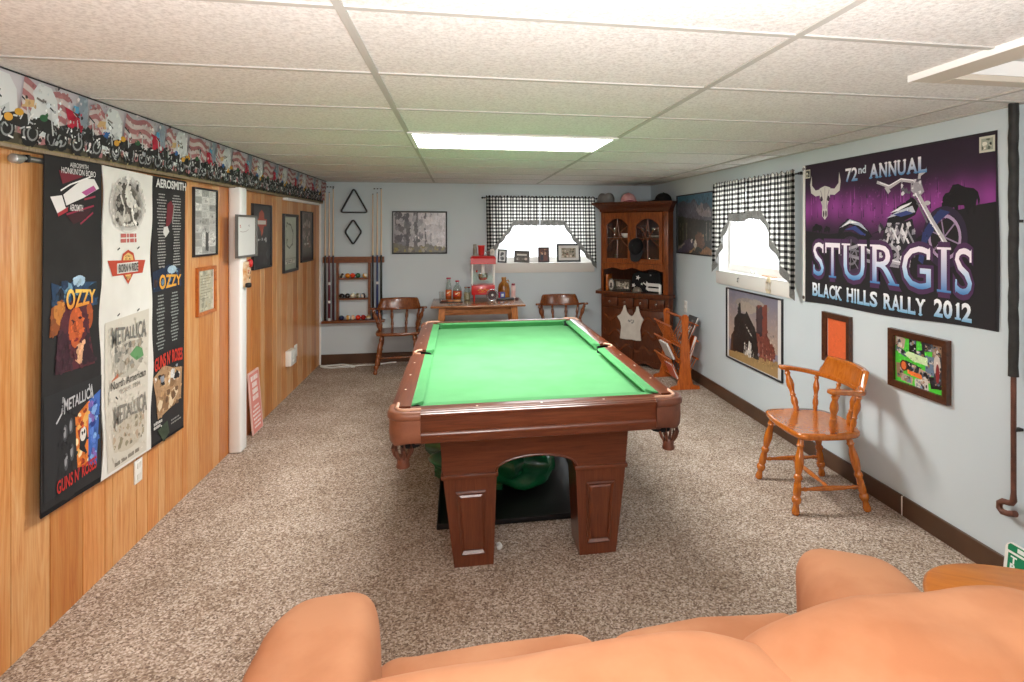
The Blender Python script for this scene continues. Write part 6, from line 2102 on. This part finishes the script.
# things on the right window's sill
o = obj('wooden_strip', bx(-.1, .1, -.012, .012, 0, .01, .002, 1), plain('peach_wood_strip', '#d9a98c', .6), None, 40)
o.location = (XR + .06, 4.26, WR[2] + .009); o.rotation_euler = (0, 0, RIGHT); tag(o, 'short peach-coloured strip lying on the right window sill', 'strip')
o = obj('white_clip', tube(B(), [(-.05, 0, .035), (-.02, 0, .012), (.0, 0, .006), (.02, 0, .012), (.03, 0, .03), (.04, 0, .01), (.06, 0, .008)], .006, 8), M['plastic_white'], None, 50)
o.location = (XR + .055, 4.5, WR[2] + .009); o.rotation_euler = (0, 0, RIGHT); tag(o, 'curled white clip lying on the right window sill beside the peach strip', 'clip')
bm = B()
for q, dx in enumerate((-.03, -.012, .008, .026)):
    tube(bm, [(dx * .4, -.006, .02), (dx, -.012, -.01), (dx * 1.1, -.012, -.07 - .01 * (q % 2)), (dx * .7, -.01, -.095)], .0045, 6)
lathe(bm, [(0, .012), (.014, .014), (.014, .03), (0, .032)], (0, -.008, 0), 12)
o = obj('cord_tassel', bm, plain('beige_cord', '#d8c8a8', .9), None, 50)
o.location = (XR - .02, 4.115, 1.16); o.rotation_euler = (0, 0, RIGHT); tag(o, 'beige looped cord tassel hanging over the front of the right window sill', 'tassel')

# ================================================================== MAGAZINE RACK
mr = thing('magazine_rack', 'orange pine magazine rack with slanted spindle shelves, beside the corner cabinet', 'magazine rack', (2.165, 5.55, 0))
RWD = M['rack_wood']
endo = [(-.15, 0), (.15, 0), (.145, .03), (.08, .045), (.06, .12), (.048, .28), (.045, .4), (.03, .5), (.028, .6), (.034, .68), (.03, .71), (.012, .727), (-.012, .727), (-.03, .71), (-.034, .68), (-.028, .6), (-.03, .5), (-.045, .4), (-.048, .28), (-.06, .12), (-.08, .045), (-.145, .03)]
for y in (-.25, .25):
    obj('end_panel', prism(B(), endo, y - .011, y + .011, 'y'), RWD, mr, 30)
obj('handle', turned(B(), (0, -.24, .69), (0, .24, .69), [(0, .013), (.1, .014), (.16, .01), (.5, .014), (.84, .01), (.9, .014), (1, .013)], 12), RWD, mr, 50)
for q, (zt_, zb) in enumerate(((.615, .4), (.46, .24), (.285, .07))):
    for s in (-1, 1):
        g_ = obj('top_rail', turned(B(), (s * .14, -.235, zt_), (s * .14, .235, zt_), [(0, .009), (1, .009)], 10), RWD, mr, 50)
        obj('bottom_rail', turned(B(), (s * .025, -.24, zb), (s * .025, .24, zb), [(0, .009), (1, .009)], 10), RWD, mr, 50)
        for k in range(8):
            y = -.2 + .4 * k / 7
            obj('spindle', turned(B(), (s * .14, y, zt_), (s * .025, y, zb), [(0, .0045), (1, .0045)], 8), RWD, mr, 50)


def magazine(label, x, y, z, tilt, w, h, th, cover, pages, art=None):
    t = thing('magazine', label, 'magazine', (2.165 + x, 5.55 + y, z), -PI / 2)
    a = obj('pages', bx(-w / 2 + .003, w / 2 - .003, -th / 2 + .001, th / 2 - .001, .002, h - .003), M['mat_white'], t)
    bm = B()
    box(bm, -w / 2, w / 2, -th / 2, -th / 2 + .001, 0, h); box(bm, -w / 2, w / 2, th / 2 - .001, th / 2, 0, h); box(bm, -w / 2, w / 2, -th / 2, th / 2, -.001, .001)
    b = obj('cover', bm, plain('magazine_cover', cover, .35, coat=.3), t)
    t.rotation_euler = (tilt, 0, -PI / 2)
    if art:
        p = art.build('cover_print', t, M['gloss_print'], -th / 2 - .0002)
        return t
    return t


A = Art(); A.blobs(12, -.09, .05, .09, .24, ['#3b3f3c', '#565b57', '#2a2d2b', '#6d716c'], .015, .05, 3); A.text('EZ', .0, .12, .075, .17, '#d9dad6', .03)
magazine('dark grey magazine standing in the top right pocket of the magazine rack', .06, -.06, .425, -.42, .21, .28, .014, '#2c302d', 0, None)
t = bpy.data.objects['magazine']
A.build('cover_print', t, M['gloss_print'], -.0075).rotation_euler = (0, 0, 0)
magazine('orange-backed magazine with white pages in the middle right pocket of the rack', .06, -.1, .262, -.3, .2, .25, .03, '#c9571c', 0)
magazine('white newspaper folded in the middle left pocket of the magazine rack', -.055, .0, .262, .45, .22, .18, .02, '#dcdad5', 0)
magazine('red-orange magazine in the bottom left pocket of the magazine rack', -.05, -.1, .092, .4, .2, .15, .02, '#cf4a1e', 0)

# ================================================================== SOFA
sf = thing('sofa', 'peach suede two-seat sofa in the foreground, seen over its back cushions', 'sofa', (.4, 1.1, 0))
SU = M['suede']
obj('base', bx(-.8, .72, -.33, .44, .06, .3, .04, 4), SU, sf, 50)
for sx in (-1, 1):
    bm = pill(B(), (0, 0, 0), (.142 if sx < 0 else .16, .46, .17), .5, .5, 48, 28, .05, 7, 2 + sx)
    arm = obj('arm', bm, SU, sf, 70)
    arm.location = (-.725, .085, .468) if sx < 0 else (.622, .04, .475)
    arm.rotation_euler = (0, 0, 0) if sx < 0 else (0, 0, -.23)
    bm = pill(B(), (0, 0, -.19), (.13, .42, .23), .3, .4, 32, 18)
    obj('arm_front', bm, SU, arm, 70)
for x0, x1, s_ in ((-.645, -.018, 1), (-.014, .6, 2)):
    bm = pill(B(), ((x0 + x1) / 2, .13, .355), ((x1 - x0) / 2, .36, .1), .35, .25, 44, 22, .05, 8, s_)
    obj('seat_cushion', bm, SU, sf, 70)
obj('back_frame', bx(-.75, .8, -.42, -.27, .1, .62, .05, 4), SU, sf, 50)
bm = pill(B(), (-.235, -.18, .585), (.525, .16, .251), .68, .45, 60, 36, .07, 5, 5)
obj('back_cushion', bm, SU, sf, 70)
bm = pill(B(), (.475, -.165, .585), (.41, .185, .268), .72, .5, 60, 36, .07, 5, 9)
obj('back_cushion', bm, SU, sf, 70)
for sx in (-1, 1):
    for y in (-.28, .38): obj('foot', lathe(B(), [(0, 0), (.025, 0), (.032, .06), (0, .062)], (sx * .7, y, 0), 14), M['frame_brown'], sf, 50)

# ================================================================== END TABLE
et = thing('end_table', 'golden oak end table with a rounded top, beside the sofa arm', 'table', (1.572, 1.24, 0), -.49)
o = []
for k in range(64):
    a = 2 * PI * k / 64
    c, s = math.cos(a), math.sin(a)
    o.append((.33 * math.copysign(abs(c) ** .7, c), .235 * math.copysign(abs(s) ** .8, s)))
bm = B()
rs = [[bm.verts.new((x * q, y * q, z)) for x, y in o] for q, z in ((.96, .522), (.99, .526), (1, .536), (.995, .545), (.97, .55))]
ring_faces(bm, rs)
obj('table_top', bm, M['end_top'], et, 50)
obj('apron', bx(-.23, .23, -.13, .13, .45, .523, .004, 2), M['end_top'], et, 40)
for sx in (-1, 1):
    for sy in (-1, 1):
        obj('leg', turned(B(), (sx * .2, sy * .105, .46), (sx * .22, sy * .12, 0), VASE, 12), M['end_top'], et, 50)

# ================================================================== GREEN SIGN, PIPE, CORD
t = thing('green_sign', 'green sign with white letters against the right wall behind the end table', 'sign', (XR - .05, 2.06, .002), RIGHT)
GB = plain('sign_green', '#0f7a50', .4)
o = [(-.09, 0), (.25, 0), (.25, .2), (-.068, .2), (-.082, .19), (-.09, .175)]
b_ = obj('board', prism(B(), o, 0, .012, 'y'), M['plastic_white'], t)
A = Art()
A.poly([(-.078, .166), (.245, .166), (.245, .196), (-.068, .196), (-.078, .186)], '#0f8055')
A.rect(-.074, .005, .245, .156, '#0f8055')
A.rect(-.035, .172, .0, .19, '#e9f0ea')
for q, c in enumerate('TRK'):
    A.text(c, -.06, .118 - q * .032, -.035, .146 - q * .032, '#e9f0ea', .04)
p_ = A.build('lettering', t, M['print'], -.0003)
for o in (b_, p_): o.rotation_euler = (-.12, 0, 0)

pp = thing('water_pipe', 'vertical pipe on the right wall, black wrapped above, bare copper bend below', 'pipe', (XR, 2.103, 0), RIGHT)
n_ = 24
obj('pipe_wrap', tube(B(), [(.0 + .0015 * math.sin(k * 1.3), -.04, 2.108 - (2.108 - .93) * k / n_) for k in range(n_ + 1)], [.019 + .0012 * math.sin(k * 2.7) for k in range(n_ + 1)], 12, up=(0, 1, 0)), M['rubber'], pp, 60)
obj('copper_pipe', turned(B(), (0, -.04, .95), (0, -.04, .41), [(0, .0105), (1, .0105)], 12), M['copper'], pp, 50)
pts = [(0, -.04, .425), (0, -.04, .395), (-.008, -.04, .38), (-.026, -.04, .374), (-.048, -.04, .37), (-.066, -.04, .356), (-.066, -.04, .332), (-.052, -.04, .322), (-.026, -.04, .326), (.01, -.04, .342)]
obj('pipe_bend', tube(B(), pts, [.0105, .0135, .0125, .0125, .013, .0125, .013, .0135, .0125, .0135], 10, up=(0, 1, 0)), M['copper'], pp, 50)
for z in (1.6, .7): obj('pipe_strap', bx(-.012, .012, -.04, 0, z - .006, z + .006, .002, 1), M['rubber'], pp)

pts = []
for k in range(60):
    a = k / 60 * 2 * PI * 2.6
    rr = 1 - .12 * math.sin(k * .21)
    pts.append((-1.36 + .16 * rr * math.cos(a + 2.5), 6.83 + .07 * rr * math.sin(a + 2.5), .006 + .007 * (k // 24) + .004 * math.sin(k * .8)))
last = pts[-1]
for k in range(1, 18):
    f = k / 17
    pts.append((last[0] + (-.72 - last[0]) * f, last[1] + (6.93 - last[1]) * f + .02 * math.sin(f * 9), .007))
c_ = thing('extension_cord', 'white extension cord lying coiled on the carpet in the back left corner', 'cord', (0, 0, 0))
obj('cable', tube(B(), pts, .0065, 8), M['plastic_white'], c_, 60)
obj('plug', bx(-1.2, -1.155, 6.775, 6.8, .002, .024, .005, 2), M['plastic_white'], c_, 40)

# ================================================================== LIGHT AND CAMERA
w = bpy.data.worlds.new('daylight'); SC.world = w; w.use_nodes = True
w.node_tree.nodes['Background'].inputs[0].default_value = (.93, .97, 1, 1)
w.node_tree.nodes['Background'].inputs[1].default_value = 2.2


def area(name, loc, rot, sx, sy, power, col=(1, 1, 1), spread=180):
    l = bpy.data.lights.new(name, 'AREA'); l.shape = 'RECTANGLE'; l.size = sx; l.size_y = sy
    l.energy = power; l.color = col; l.spread = math.radians(spread)
    o = bpy.data.objects.new(name, l); link(o); o.location = loc; o.rotation_euler = rot
    return o


# lamp of the lit troffer (its tubes), just under the diffuser
area('troffer_tubes', (GX + TL / 2, GY + 3.5 * TW, ZC - .02), (0, 0, 0), 1.12, .5, 42, (1, .97, .955))
# added fill lamp, unseen, overhead and behind the camera; brightens the sofa end
area('rear_fill', (.32, -.3, ZC - .02), (0, 0, 0), 1.12, .5, 12, (1, .98, .96))
# photographer's flash bounced off the ceiling behind the camera
area('bounced_flash', (.15, .0, 1.5), (PI - .5, 0, 0), .35, .35, 76, (1, .985, .975))
# daylight through the two windows
area('daylight_back', (1.04, YB + .5, 1.75), (math.radians(-75), 0, 0), 1.5, .8, 22, (.9, .96, 1))
area('daylight_right', (XR + .5, 4.44, 1.8), (math.radians(75), 0, PI / 2), 1.5, .8, 22, (.9, .96, 1))

cam = bpy.data.cameras.new('camera')
co = bpy.data.objects.new('camera', cam); link(co)
co.location = (0, 0, 1.5695); co.rotation_euler = (PI / 2, 0, -.1746)
cam.sensor_width = 36; cam.lens = 36 * 575.07 / 1024
cam.shift_x = -(560.5 - 512) / 1024; cam.shift_y = (228.2 - 341) / 1024
cam.clip_start = .02
SC.camera = co
vs = SC.view_settings
vs.view_transform = 'Standard'; vs.look = 'None'; vs.exposure = 0.4; vs.gamma = 1; vs.use_curve_mapping = False
SC.cycles.use_denoising = True
SC.cycles.max_bounces = 8; SC.cycles.diffuse_bounces = 4; SC.cycles.transparent_max_bounces = 12
SC.cycles.sample_clamp_indirect = 6
SC.cycles.caustics_reflective = False; SC.cycles.caustics_refractive = False
